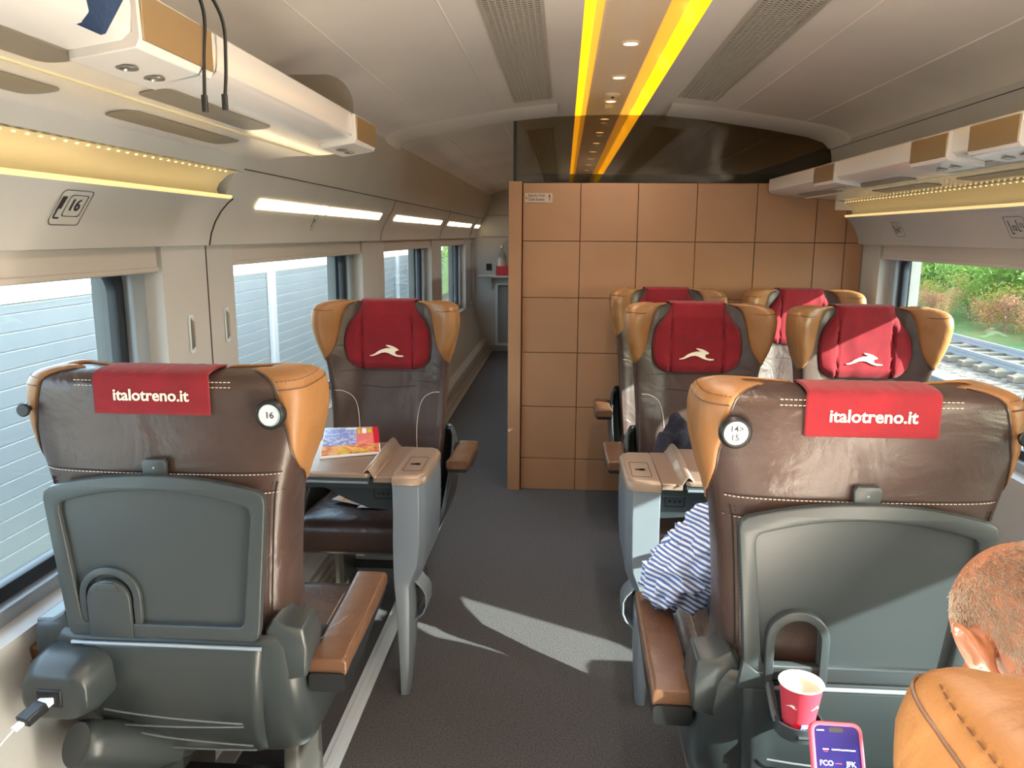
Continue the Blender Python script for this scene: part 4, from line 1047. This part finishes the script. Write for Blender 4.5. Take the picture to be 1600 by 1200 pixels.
# ================================================================== TABLES AND CONSOLES
def console(m, xa, label):
    """silver table pedestal on the aisle side; m: direction from aisle towards the window, xa: aisle face"""
    t = empty('table_pedestal', (xa, 2.5, 0)); tag(t, label, 'table pedestal')
    ROWS = [(.715, 0, .112, .0, .37), (.62, -.002, .112, .0, .37), (.50, .0, .112, -.012, .36), (.43, .006, .110, -.02, .345), (.385, .024, .108, -.026, .31), (.36, .038, .106, -.03, .20), (.31, .036, .10, -.04, .095), (.2, .036, .09, -.062, .03), (.10, .038, .082, -.08, -.012), (.0, .045, .075, -.105, -.045)]
    def ring(z, a, b, f, r):
        # slanted front corner on the aisle side, rounded elsewhere
        w_ = b-a; d = r-f; c = min(.03, w_*.35, d*.3); k = min(.008, c*.4)
        P = [(b, f), (b-.0, f+k), (b, r-k), (b-k, r), (a+c, r), (a+k, r-c*.6), (a, r-c*1.2), (a, f+c*1.3), (a+k*.8, f+c*.8), (a+c*.8, f+k*.6), (b-k, f)]
        return [(m*x, y, z) for x, y in P]
    mb = MB(); mb.loft([ring(*r) for r in ROWS]); mb.build('body', 'silver_paint', t, angle=42, bevel=.002)
    mb = MB(); mb.loft([ring(.716, -.002, .113, -.003, .372), ring(.738, -.002, .113, -.002, .371), ring(.75, .004, .110, .006, .362), ring(.752, .012, .104, .014, .35)]); c = mb.build('top_cap', 'silver_cap', t, angle=50)
    mb = MB(); mb.add(*curve_mesh([rrect(m*.055-.034, m*.055+.034, .05, .22, .01), rrect(m*.055-.032, m*.055+.032, .052, .218, .009)], .0003), 0, lambda p: Vector((p.x, p.y, .7535+p.z)))
    mb.box(m*.055-.018, m*.055+.016, .125, .14, .7532, .7538); mb.lathe([(.011, 0), (.011, .0006)], (m*.055+.006, .133, .7532), 12); mb.build('pictogram', 'ink', c, smooth=False)
    # open grip loop on the aisle side of the leg
    mb = MB(); path = [(.034, -.01, .375), (.006, -.012, .345), (-.004, -.014, .325), (-.004, -.018, .285), (.006, -.022, .262), (.036, -.03, .235)]
    loops = [(m*x, y+.0, z) for x, y, z in path]
    mb.loft([[Vector(p)+Vector((0, dy, 0))+Vector((m*dx, 0, 0)) for dx, dy in ((0, 0), (.007, 0), (.007, .10), (0, .10))] for p in loops]); mb.build('grip_loop', 'silver_paint', t, bevel=.002)
    mb = MB(); mb.box(*sorted((m*.032, m*.037)), .0, .05, .26, .35); mb.build('grip_recess', 'dark_plastic', t)
    return t
console(-1, -.455, 'silver table pedestal on the left of the aisle, cream-brown cap')
console(1, .222, 'silver table pedestal on the right of the aisle beside the striped sleeve')
def table(m, xa, xb, y0, y1, label, nleaf):
    """m direction window-ward"""
    t = empty('table', (xa, y0, 0)); tag(t, label, 'table'); L = abs(xb-xa); D = y1-y0
    X = lambda a, b: sorted((m*a, m*b))
    mb = MB(); mb.box(*X(.004, .075), .01, D-.01, .700, .722); mb.build('fixed_strip', 'silver_cap', t, bevel=.003)
    mb = MB(); mb.add(*curve_mesh([rrect(*X(.085, L), 0, D, .02)], .006, .002), 0, lambda p: Vector((p.x, p.y, .727+p.z))); mb.build('leaf_top', 'silver_cap', t, angle=40)
    mb = MB(); mb.box(*X(.085, L-.01), .004, D-.004, .704, .720); mb.build('leaf_under', 'dark_plastic', t, bevel=.003)
    mb = MB(); mb.box(*X(.09, L-.01), -.002, .006, .699, .707); mb.build('edge_trim', 'silver_paint', t, bevel=.001)
    # curled hinge leaf standing up between strip and leaf
    mb = MB(); pr = catmull([(.06, .720), (.068, .724), (.076, .738), (.088, .752), (.10, .748), (.112, .735)], 14); rg = []
    for y, lift in ((.0, 0), (D*.42, .0), (D*.5, .004), (D, .004)): rg.append([(m*float(a), y, float(b)+lift) for a, b in pr])
    mb.loft(rg, 0, False, False); mb.build('hinge_leaf', 'silver_cap', t, solid=.005, angle=60)
    mb = MB(); P = [(.0, .698), (L*.9, .698), (L*.9, .67), (.42, .66), (.30, .655), (.20, .60), (.12, .57), (.0, .56)]
    mb.add(*curve_mesh([[(m*a, b) for a, b in P]], .02, .002), 0, lambda p: Vector((p.x, .14+p.z, p.y))); h = mb.build('socket_housing', 'dark_plastic', t, angle=40)
    mb = MB(); mb.box(*X(.01, L*.9), .06, D-.06, .66, .70); mb.build('beam', 'dark_plastic', t, bevel=.004)
    mb = MB(); mb.add(*curve_mesh([rrect(*X(.03, .10), .605, .645, .004), rrect(*X(.032, .098), .607, .643, .004)], .0006), 0, lambda p: Vector((p.x, .116+p.z, p.y)))
    for q in (.048, .065, .082): mb.box(m*q-.004, m*q+.004, .1145, .1155, .621, .629)
    mb.build('socket', 'black_plastic', h, smooth=False)
    return t
table(-1, -.575, -1.16, 2.56, 2.98, 'left folding table with silver edge and upturned hinge, magazine on top', 1)
table(1, .342, 1.30, 2.56, 2.98, 'right folding table beyond the near right seat, mostly hidden behind it', 2)

# ================================================================== MAGAZINES
def magazine(name, label, corners, blocks, thick=.004, curl=0.):
    """corners: near-left, near-right, far-right, far-left in world; blocks: (u0,u1,v0,v1,mat)"""
    c0 = (Vector(corners[0])+Vector(corners[2]))/2; t = empty(name, c0); tag(t, label, 'magazine')
    A, B, C_, D_ = [Vector(c)-c0 for c in corners]
    nrm = (B-A).cross(D_-A).normalized()
    def P(u, v, h): return (A*(1-u)+B*u)*(1-v)+(D_*(1-u)+C_*u)*v + nrm*(h+curl*math.sin(v*3.1416))
    mb = MB(); N = 8; rings = []
    for j in range(N+1):
        v = j/N; rings.append([P(0, v, 0), P(1, v, 0), P(1, v, thick), P(0, v, thick)])
    mb.loft(rings); mb.build('pages', 'white_paper', t, smooth=False)
    mb = MB(); mats = []
    for k, (u0, u1, v0, v1, mm) in enumerate(blocks):
        if mm not in mats: mats.append(mm)
        mb.grid(lambda u, v: P(u0+(u1-u0)*u, v0+(v1-v0)*v, thick+.0004+.00015*k), 1, 6, mats.index(mm))
    mb.build('cover', mats, t, smooth=False); return t
magazine('magazine', 'open-faced colourful magazine with a blue picture cover lying on the left table',
    [(-.885, 2.72, .736), (-.675, 2.80, .738), (-.748, 3.06, .772), (-.955, 3.02, .772)],
    [(.02, .98, .03, .98, 'print_blue'), (.60, .98, .30, .98, 'print_pink'), (.02, .60, .03, .30, 'print_orange'), (.60, .98, .03, .30, 'print_orange'), (.90, 1.0, .30, .99, 'print_red'), (.40, .60, .88, .95, 'white_paper'),
     (.62, .67, .68, .90, 'print_yellow'), (.70, .78, .70, .92, 'white_paper'), (.80, .88, .72, .9, 'print_yellow'), (.30, .50, .08, .12, 'print_yellow'), (.55, .80, .08, .12, 'print_yellow'), (.30, .45, .14, .17, 'print_yellow'), (.10, .30, .90, .93, 'white_paper')], .006, .006)
magazine('magazine', 'small blue and orange leaflet lying on the far left seat cushion', [(-.925, 2.98, .488), (-.800, 2.92, .490), (-.762, 3.05, .500), (-.852, 3.12, .492)],
    [(.04, .96, .3, .97, 'print_blue'), (.04, .96, .03, .3, 'print_orange')], .003, .002)
magazine('magazine', 'dark-covered magazine under the leaflet on the far left seat cushion', [(-.80, 2.90, .486), (-.70, 2.905, .486), (-.61, 3.04, .486), (-.74, 3.10, .486)],
    [(.03, .9, .05, .97, 'navy_fabric'), (.03, .9, .04, .14, 'white_paper')], .003, .001)

# ================================================================== CUP
cx_, cy_, cz_ = S_NR['cup']; del S_NR['cup']
t = empty('paper_cup', (.585+cx_, 1.48+cy_, cz_)); tag(t, 'red paper cup with white rim standing in the opened cup holder', 'cup')
mb = MB(); mb.lathe([(.0275, .0), (.028, .004), (.0405, .100), (.0398, .100), (.027, .006), (.001, .005)], (0, 0, 0), 40, cap=False)
mb.m = [1 if f >= 80 else 0 for f in range(len(mb.f))]; b = mb.build('body', ['cup_red', 'white_paper'], t, angle=40)
mb = MB(); mb.tube([(.0408*math.cos(a), .0408*math.sin(a), .101) for a in [2*math.pi*k/40 for k in range(41)]], .0018, 6); mb.build('rim', 'white_paper', t)
mb = MB(); mb.lathe([(.0385, .086), (.001, .086)], (0, 0, 0), 32, cap=False); mb.build('drink', 'liquid_cream', t)
mb = MB(); mb2 = MB()
def on_cup(p, a0, z0):
    z = z0+p.y; r = .028+(.0125)*(z/.1)+.0006+p.z; a = a0+p.x/.035; return Vector((r*math.cos(a), r*math.sin(a), z))
for a0 in (-2.3, -.95, .6, 2.2):
    v0, f0 = curve_mesh([[(-a*.62, b_*.62) if False else (a*.3, b_*.3) for a, b_ in HARE]], .0002); mb.add(v0, f0, 0, lambda p: on_cup(p, a0, .066))
mb.build('hare_emblem', 'white_paper', t, smooth=False)
for k, (a0, mm) in enumerate(((-1.95, 'print_red'), (-1.5, 'print_blue'))):
    mb = MB(); mb.add(*curve_mesh([rrect(-.007, .007, -.009, .009, .002)], .0002), 0, lambda p: on_cup(p, a0, .022)); mb.build('printed_mark', mm, t, smooth=False)

# ================================================================== POWER POD, CHARGER, DRUM BY THE LEFT WALL
t = empty('power_socket_pod', (-1.06, 1.50, .60)); tag(t, 'dark grey power socket pod beside the near left seat by the wall', 'power socket')
mb = MB(); rings = []
for y, w_, h0, h1 in ((-.075, .060, -.055, .028), (-.068, .072, -.068, .040), (-.03, .082, -.075, .055), (.05, .085, -.07, .062), (.15, .075, -.06, .055), (.22, .05, -.05, .04)):
    rings.append([(x, y, z) for x, z in rrect(-w_, w_, h0, h1, min(.045, (h1-h0)*.45), 6)])
mb.loft(rings); mb.build('pod', 'shell_plastic', t, angle=60, bevel=.003)
mb = MB(); mb.tube([(.02, .05, -.03), (.06, .08, -.12), (.12, .14, -.24), (.15, .2, -.30)], .04, 10, sx=.8); mb.build('arm', 'shell_plastic', t)
mb = MB(); mb.box(-.032, .022, -.079, -.07, -.034, .006); mb.build('socket', 'black_plastic', t, bevel=.003)
t = empty('phone_charger', (-1.068, 1.425, .583)); tag(t, 'black charger with white plug and cable in the left power socket', 'charger')
ax = Vector((-.35, -1, -.30)).normalized(); sx_ = Vector((1, -.30, 0)).normalized(); ux_ = sx_.cross(ax).normalized()
def tfc(p): return sx_*p.x + ax*p.y + ux_*p.z
mb = MB(); mb.box(-.017, .017, .014, .062, -.010, .010, 0, tfc); mb.build('charger_body', 'black_plastic', t, bevel=.003)
mb = MB(); mb.box(-.015, .015, -.012, .014, -.007, .007, 0, tfc); mb.build('plug', 'white_plastic', t, bevel=.002)
mb = MB(); mb.box(-.008, .008, .062, .082, -.004, .004, 0, tfc); mb.build('connector', 'white_plastic', t, bevel=.0015)
e = tfc(Vector((0, .082, 0))); mb = MB(); cs = catmull([e, e+Vector((-.02, -.035, -.03)), e+Vector((-.05, -.06, -.09)), e+Vector((-.065, -.06, -.17)), e+Vector((-.06, -.02, -.26)), e+Vector((-.05, .06, -.36))], 30); mb.tube([Vector(p) for p in cs], .0017, 6); mb.build('cable', 'cable_white', t)
t = empty('cylinder_housing', (-1.01, 1.50, .425)); tag(t, 'dark grey cylindrical housing low beside the near left seat under the socket pod', 'housing')
ax2 = Vector((.42, .72, -.50)).normalized(); u2 = ax2.orthogonal().normalized(); v2 = ax2.cross(u2)
mb = MB(); rings = []
for s, r in ((-.06, .035), (-.064, .046), (-.058, .051), (-.03, .053), (.18, .058)): rings.append([ax2*s+u2*math.cos(a)*r+v2*math.sin(a)*r for a in [2*math.pi*k/32 for k in range(32)]])
mb.loft(rings); mb.build('drum', 'shell_plastic', t, angle=50)
mb = MB(); mb.box(.05, .12, .06, .12, -.42, -.10); mb.build('bracket', 'shell_plastic', t, bevel=.004)
# small access flap on the left wall
t = empty('access_flap', (-1.178, 1.36, .50)); tag(t, 'outlined rounded access flap low on the left wall', 'flap')
mb = MB(); mb.add(*curve_mesh([rrect(-.09, .06, -.05, .06, .02), rrect(-.088, .058, -.048, .058, .019)], .001), 0, lambda p: Vector((p.z+p.y*-.35+.003, p.x, p.y))); mb.build('outline', 'ink', t, smooth=False)

# ================================================================== JACKET ON THE FAR SEAT
t = empty('dark_jacket', (.50, 3.18, .50)); tag(t, 'dark navy jacket slumped on the far aisle seat beyond the right table', 'jacket')
mb = MB()
def jf(d, q):
    n_ = noise.noise(d*2.5+Vector((3, 1, 0)))*.35+noise.noise(d*6)*.12
    return q*(1+n_)
mb.ball((.0, .04, .13), (.085, .07, .17), 28, 20, fn=jf); mb.ball((.04, -.06, .05), (.11, .11, .06), 26, 14, fn=jf); mb.tube([(-.06, .02, .24), (-.085, -.02, .14), (-.08, -.06, .02), (-.075, -.08, -.05)], .03, 10, rad=[.035, .04, .035, .02])
o = mb.build('cloth', 'navy_fabric', t); md = o.modifiers.new('r', 'REMESH'); md.mode = 'VOXEL'; md.voxel_size = .008; md.use_smooth_shade = True

# ================================================================== PEOPLE
def frame(yaw, pitch=0., roll=0.):
    return Matrix.Rotation(yaw, 3, 'Z') @ Matrix.Rotation(pitch, 3, 'X') @ Matrix.Rotation(roll, 3, 'Y')
def capsule(mb, pts, rads, seg=16, tf=None):
    cs = catmull(pts, (len(pts)-1)*6); rs = [float(v) for v in np.interp(np.linspace(0, len(pts)-1, len(cs)), range(len(pts)), rads)]
    mb.tube([Vector(p) for p in cs], .1, seg, rad=rs, tf=tf)
    for p, r in ((pts[0], rads[0]), (pts[-1], rads[-1])): mb.ball(p, (r, r, r), 14, 10, tf=tf)
def head(mb, c, F):
    """head facing local +y; c centre; F 3x3 frame"""
    tf = lambda p: F @ p + Vector(c)
    mb.ball((0, -.012, .028), (.077, .096, .092), 28, 20, tf=tf)
    mb.ball((0, .022, -.035), (.062, .072, .080), 24, 16, tf=tf)
    mb.ball((0, .066, -.092), (.026, .024, .022), 12, 8, tf=tf)
    capsule(mb, [(-.045, .03, -.075), (0, .062, -.100), (.045, .03, -.075)], [.022, .02, .022], 10, tf)
    capsule(mb, [(-.04, .078, .022), (0, .087, .024), (.04, .078, .022)], [.010, .012, .010], 8, tf)
    capsule(mb, [(0, .090, .012), (0, .102, -.012), (0, .112, -.030)], [.008, .010, .013], 10, tf)
    for s in (-1, 1):
        mb.ball((s*.012, .100, -.034), (.009, .009, .007), 8, 6, tf=tf); mb.ball((s*.038, .068, -.022), (.022, .016, .018), 12, 8, tf=tf)
        capsule(mb, [(s*.018, .086, -.068), (0, .092, -.062)], [.005, .007], 8, tf); capsule(mb, [(s*.018, .085, -.075), (0, .090, -.077)], [.005, .007], 8, tf)
        # ear: helix, bowl, lobe, tragus
        hx = [(s*.077, .012, .000), (s*.082, .012, .018), (s*.090, .000, .031), (s*.096, -.016, .030), (s*.099, -.026, .014), (s*.095, -.022, -.008), (s*.087, -.012, -.024), (s*.081, -.004, -.032)]
        capsule(mb, hx, [.0045, .005, .005, .0052, .005, .005, .0058, .0065], 8, tf)
        mb.ball((s*.083, -.010, .002), (.006, .019, .026), 14, 10, tf=tf)
        capsule(mb, [(s*.088, -.008, .018), (s*.091, -.016, .004), (s*.086, -.008, -.014)], [.0035, .004, .0035], 8, tf)
        mb.ball((s*.083, .010, -.006), (.006, .005, .007), 8, 6, tf=tf)
def hand(mb, w_, F, curl=.6, s=1):
    """hand from wrist w_, fingers along local +y, palm facing local -z, thumb to s*x"""
    tf = lambda p: F @ p + Vector(w_)
    mb.ball((0, .045, 0), (.040, .050, .014), 18, 12, tf=tf)
    capsule(mb, [(0, -.02, 0), (0, .03, 0)], [.026, .030], 12, tf)
    for k, (x, L) in enumerate(((.030, .072), (.010, .080), (-.011, .074), (-.030, .058))):
        p = Vector((s*x, .080, 0)); pts = [p-Vector((0, .02, 0)), p]; a = curl*.5
        for q, f in enumerate((.45, .32, .23)):
            a += curl*(.5 if q else .25); p = p+Vector((0, math.cos(a), -math.sin(a)))*L*f; pts.append(p)
        capsule(mb, pts, [.0095, .0095, .009, .0082, .0072], 8, tf)
    capsule(mb, [(s*.022, .015, -.004), (s*.046, .035, -.012), (s*.056, .060, -.020), (s*.052, .082, -.030)], [.014, .012, .010, .008], 8, tf)
def voxel(o, v, sm=4):
    md = o.modifiers.new('remesh', 'REMESH'); md.mode = 'VOXEL'; md.voxel_size = v; md.use_smooth_shade = True
    md = o.modifiers.new('smooth', 'SMOOTH'); md.iterations = sm; md.factor = .5
    return o
def person(label, J, headF, base, shirt, hair_len, wrinkle=0., vox=.0055):
    t = empty('person', base); tag(t, label, 'person'); B = Vector(base)
    j = {k: Vector(v)-B for k, v in J.items()}
    mb = MB(); head(mb, j['head'], headF)
    neckp = headF @ Vector((0, -.03, -.06))+j['head']
    capsule(mb, [j['neck'], (j['neck']+neckp)/2, neckp], [.058, .056, .055])
    torso = [j['hip'], j['waist'], j['chest'], j['neck']-Vector((0, 0, .05))]
    capsule(mb, torso, [.14, .135, .15, .08], 20)
    for s in ('l', 'r'):
        capsule(mb, [j['chest']*.5+j['sh_'+s]*.5, j['sh_'+s], j['el_'+s], j['wr_'+s]], [.065, .046, .032, .027])
        capsule(mb, [j['hip'], j['hp_'+s], j['kn_'+s], j['an_'+s]], [.11, .088, .060, .042])
        hand(mb, j['wr_'+s], J['handF_'+s] if ('handF_'+s) in J else frame(0), .6, 1 if s == 'l' else -1) if False else hand(mb, j['wr_'+s], HF[s], .7, 1 if s == 'l' else -1)
    voxel(mb.build('body', 'skin', t), vox)
    # shirt
    mb = MB(); capsule(mb, torso[:3]+[j['neck']-Vector((0, 0, .035))], [.150, .150, .162, .085], 24)
    for s in ('l', 'r'):
        d = (j['wr_'+s]-j['el_'+s]); cuff = j['el_'+s]+d*.82
        m1 = (j['sh_'+s]+j['el_'+s])/2
        capsule(mb, [j['chest']*.5+j['sh_'+s]*.5, j['sh_'+s], m1, j['el_'+s], j['el_'+s]+d*.4, cuff], [.088, .080, .084, .076, .062, .045])
        c0 = j['el_'+s]+d*.45; dd = d.normalized(); mb.tube([c0-dd*.012, c0+dd*.012], .062, 20)
    o = voxel(mb.build('shirt', shirt, t), .0075, 5)
    if wrinkle:   # real folds in the sleeves and body
        bpy.context.view_layer.update()
        dg = bpy.context.evaluated_depsgraph_get(); me = bpy.data.meshes.new_from_object(o.evaluated_get(dg)); o.modifiers.clear(); o.data = me
        el = j['el_l']; nn = [v.normal.copy() for v in me.vertices]
        for v, n_ in zip(me.vertices, nn):
            q = v.co-el; k = 1.0/(1+(q.length/.12)**2)
            r1 = 1-abs(noise.noise(Vector((q.x*9+q.z*7, q.y*26-q.x*18, q.z*30+q.y*8))*.9))*2.2
            r2 = 1-abs(noise.noise(Vector((q.x*20, q.y*40+q.z*22, q.z*12))*1.1+Vector((5, 2, 1))))*2.2
            v.co += n_*(wrinkle*(.22+.55*k)*(r1-.45)*.55 + wrinkle*.16*(r2-.4))
        me.shade_smooth(); me.materials.append(MATS['striped_sleeve'])
        fd = (j['wr_l']-el).normalized()
        for p in me.polygons:
            if 0.035 < (p.center-el).dot(fd) < .4 and (p.center-el-fd*(p.center-el).dot(fd)).length < .13 and p.center.x < j['chest'].x-.1: p.material_index = 1
    mb = MB(); capsule(mb, [j['hip'], j['hip']+Vector((0, 0, .04))], [.155, .15], 20)
    for s in ('l', 'r'): capsule(mb, [j['hip'], j['hp_'+s], j['kn_'+s], j['an_'+s]+Vector((0, 0, .04))], [.125, .100, .074, .060])
    voxel(mb.build('trousers', 'trousers', t), .009, 4)
    for s in ('l', 'r'):
        mb = MB(); a = j['an_'+s]; capsule(mb, [a+Vector((0, -.04, -.045)), a+Vector((0, .06, -.05)), a+Vector((0, .16, -.058))], [.045, .045, .034], 14); mb.ball(a+Vector((0, 0, -.02)), (.045, .05, .04)); voxel(mb.build('shoe', 'shoe', t), .008, 3)
    # eyes
    tf = lambda p: headF @ p + j['head']
    for s in (-1, 1):
        mb = MB(); mb.ball((s*.032, .078, .004), (.0115, .0115, .0115), 14, 10, tf=tf); mb.build('eye', 'white_plastic', t)
    # hair
    rnd = random.Random(3); mb = MB()
    if hair_len < .02:   # cropped grey fringe round a bald crown: many short hairs
        for i in range(24000):
            a = rnd.uniform(-math.pi, math.pi); z = rnd.uniform(-.62, .78)
            # bald on top and at the front
            if z > .55+rnd.uniform(-.12, .12): 
                if rnd.random() < .85: continue
            d = Vector((math.sin(a)*math.sqrt(1-z*z), -math.cos(a)*math.sqrt(1-z*z), z))
            if d.y > .30+rnd.uniform(-.05, .05): continue
            if abs(d.x) > .8 and z < -.25 and d.y > -.1: continue
            p = Vector((d.x*.0775, -.012+d.y*.0965, .028+d.z*.0925))
            n_ = Vector((d.x/.077, d.y/.096, d.z/.092)).normalized()
            dr = (n_*.35+Vector((rnd.gauss(0, .25), rnd.gauss(0, .25)-.25, -1))).normalized()
            L = hair_len*rnd.uniform(.5, 1.2); sd2 = dr.cross(n_).normalized()*.00045
            mb.add([p-n_*.001-sd2, p-n_*.001+sd2, p+n_*.0015+dr*L*.6, p+dr*L+n_*.002], [(0, 1, 2), (0, 2, 3)], 0, tf)
        h = mb.build('hair', 'grey_hair', t, smooth=False); h['kind'] = 'stuff'
    else:
        mb.ball((0, -.016, .034), (.082, .100, .094), 32, 22, tf=tf, fn=lambda d, q: q*(1+.03*noise.noise(d*9)) if d.y < .45 or d.z > .55 else q*.9)
        mb.build('hair', 'shoe', t)
    return t
# striped-shirt passenger in the seat with the paper cup
HF = {'l': frame(R(-10), R(10), R(60)), 'r': frame(R(10), R(5), R(-40))}
person('person in a blue and white striped shirt in the near right seat, elbow on armrest',
    dict(hip=(.60, 1.76, .56), waist=(.61, 1.80, .70), chest=(.60, 1.83, .84), neck=(.63, 1.90, .96), head=(.655, 1.98, 1.035),
         sh_l=(.395, 1.80, .85), el_l=(.290, 1.86, .700), wr_l=(.50, 2.12, .84), sh_r=(.78, 1.88, .88), el_r=(.83, 2.00, .67), wr_r=(.66, 2.2, .66),
         hp_l=(.50, 1.86, .56), kn_l=(.50, 2.12, .56), an_l=(.50, 2.14, .12), hp_r=(.70, 1.86, .56), kn_r=(.70, 2.12, .56), an_r=(.70, 2.16, .12)),
    frame(R(-10), R(-35)), (.60, 1.76, 0), 'striped_cloth', .05, .075)
# man in the foreground, looking down at his phone
HF = {'l': frame(R(52), R(18), R(45)), 'r': frame(R(10), R(5), R(-40))}
person('balding person with short grey hair in the foreground seat, head bent towards a phone',
    dict(hip=(.60, .70, .56), waist=(.60, .71, .70), chest=(.59, .72, .85), neck=(.575, .80, .955), head=(.562, .875, 1.08),
         sh_l=(.43, .76, .86), el_l=(.50, .80, .64), wr_l=(.565, .975, .705), sh_r=(.78, .76, .88), el_r=(.82, .80, .65), wr_r=(.66, 1.0, .62),
         hp_l=(.50, .80, .56), kn_l=(.48, 1.20, .57), an_l=(.48, 1.22, .12), hp_r=(.70, .80, .56), kn_r=(.70, 1.22, .57), an_r=(.70, 1.25, .12)),
    frame(R(14), R(-62)), (.60, .70, 0), 'dark_shirt', .011, 0, .0045)
# ================================================================== PHONE
TL, TR_, BL = Vector((.383, 1.15, .782)), Vector((.455, 1.147, .782)), Vector((.427, 1.072, .668))
pc = (TR_+BL)/2; ux = (TR_-TL).normalized(); vy = (TL-BL); vy = (vy-ux*vy.dot(ux)).normalized(); nz_ = ux.cross(vy)
t = empty('mobile_phone', pc); tag(t, 'mobile phone in a pink case showing flight times, bottom edge of the picture', 'phone')
tfp = lambda p: ux*p.x+vy*p.y+nz_*p.z
W2, H2 = .0385, .078
mb = MB(); mb.add(*curve_mesh([rrect(-W2, W2, -H2, H2, .013, 8)], .004, .0015), 0, tfp); mb.build('case', 'phone_case', t, angle=50)
mb = MB(); mb.add(*curve_mesh([rrect(-W2, W2, -H2, H2, .013, 8), rrect(-W2+.004, W2-.004, -H2+.004, H2-.004, .010, 8)], .0012, .0006), 0, lambda p: tfp(p+Vector((0, 0, .0062)))); mb.build('case_lip', 'phone_case', t, angle=50)
mb = MB(); mb.add(*curve_mesh([rrect(-W2+.0045, W2-.0045, -H2+.0045, H2-.0045, .0095, 8)], .0004), 0, lambda p: tfp(p+Vector((0, 0, .0058)))); scn = mb.build('screen', 'phone_screen', t, smooth=False)
mb = MB()
for s, x, y, sz in (('FCO', -.0185, .019, .0105), ('JFK', .0185, .019, .0105), ('Rome', -.016, .010, .004), ('New York', .016, .010, .004), ('09:41', -.024, .066, .004), ('BOOK', -.018, .039, .004), ('CHECK-IN', .0, .039, .004), ('MY TRIPS', .018, .039, .004), ('Depart', -.018, -.004, .004)):
    if s in ('09:41', 'Rome', 'New York', 'Depart', 'BOOK', 'CHECK-IN', 'MY TRIPS'):
        mb.box(x-len(s)*.0011, x+len(s)*.0011, y-.0008, y+.0008, .0063, .0065, 0, tfp)   # too small to read in the photo: a line
    else: mb.add(*text_mesh(s, sz, .0001, .0001), 0, lambda p: tfp(Vector((p.x+x, p.y+y, .0064+p.z))))
mb.build('screen_text', 'screen_white', scn, smooth=False)
mb = MB(); mb.box(-.005, .005, .019, .0198, .0063, .0065, 0, tfp); mb.box(-.021, -.015, .0355, .036, .0063, .0065, 0, tfp); mb.build('screen_accent', 'screen_red', scn)
mb = MB(); mb.add(*curve_mesh([rrect(-.011, .011, .064, .071, .003)], .0001), 0, lambda p: tfp(p+Vector((0, 0, .0064)))); mb.build('camera_notch', 'black_plastic', t)
# red reflection of the sunlit headrest on the right cornice is left out
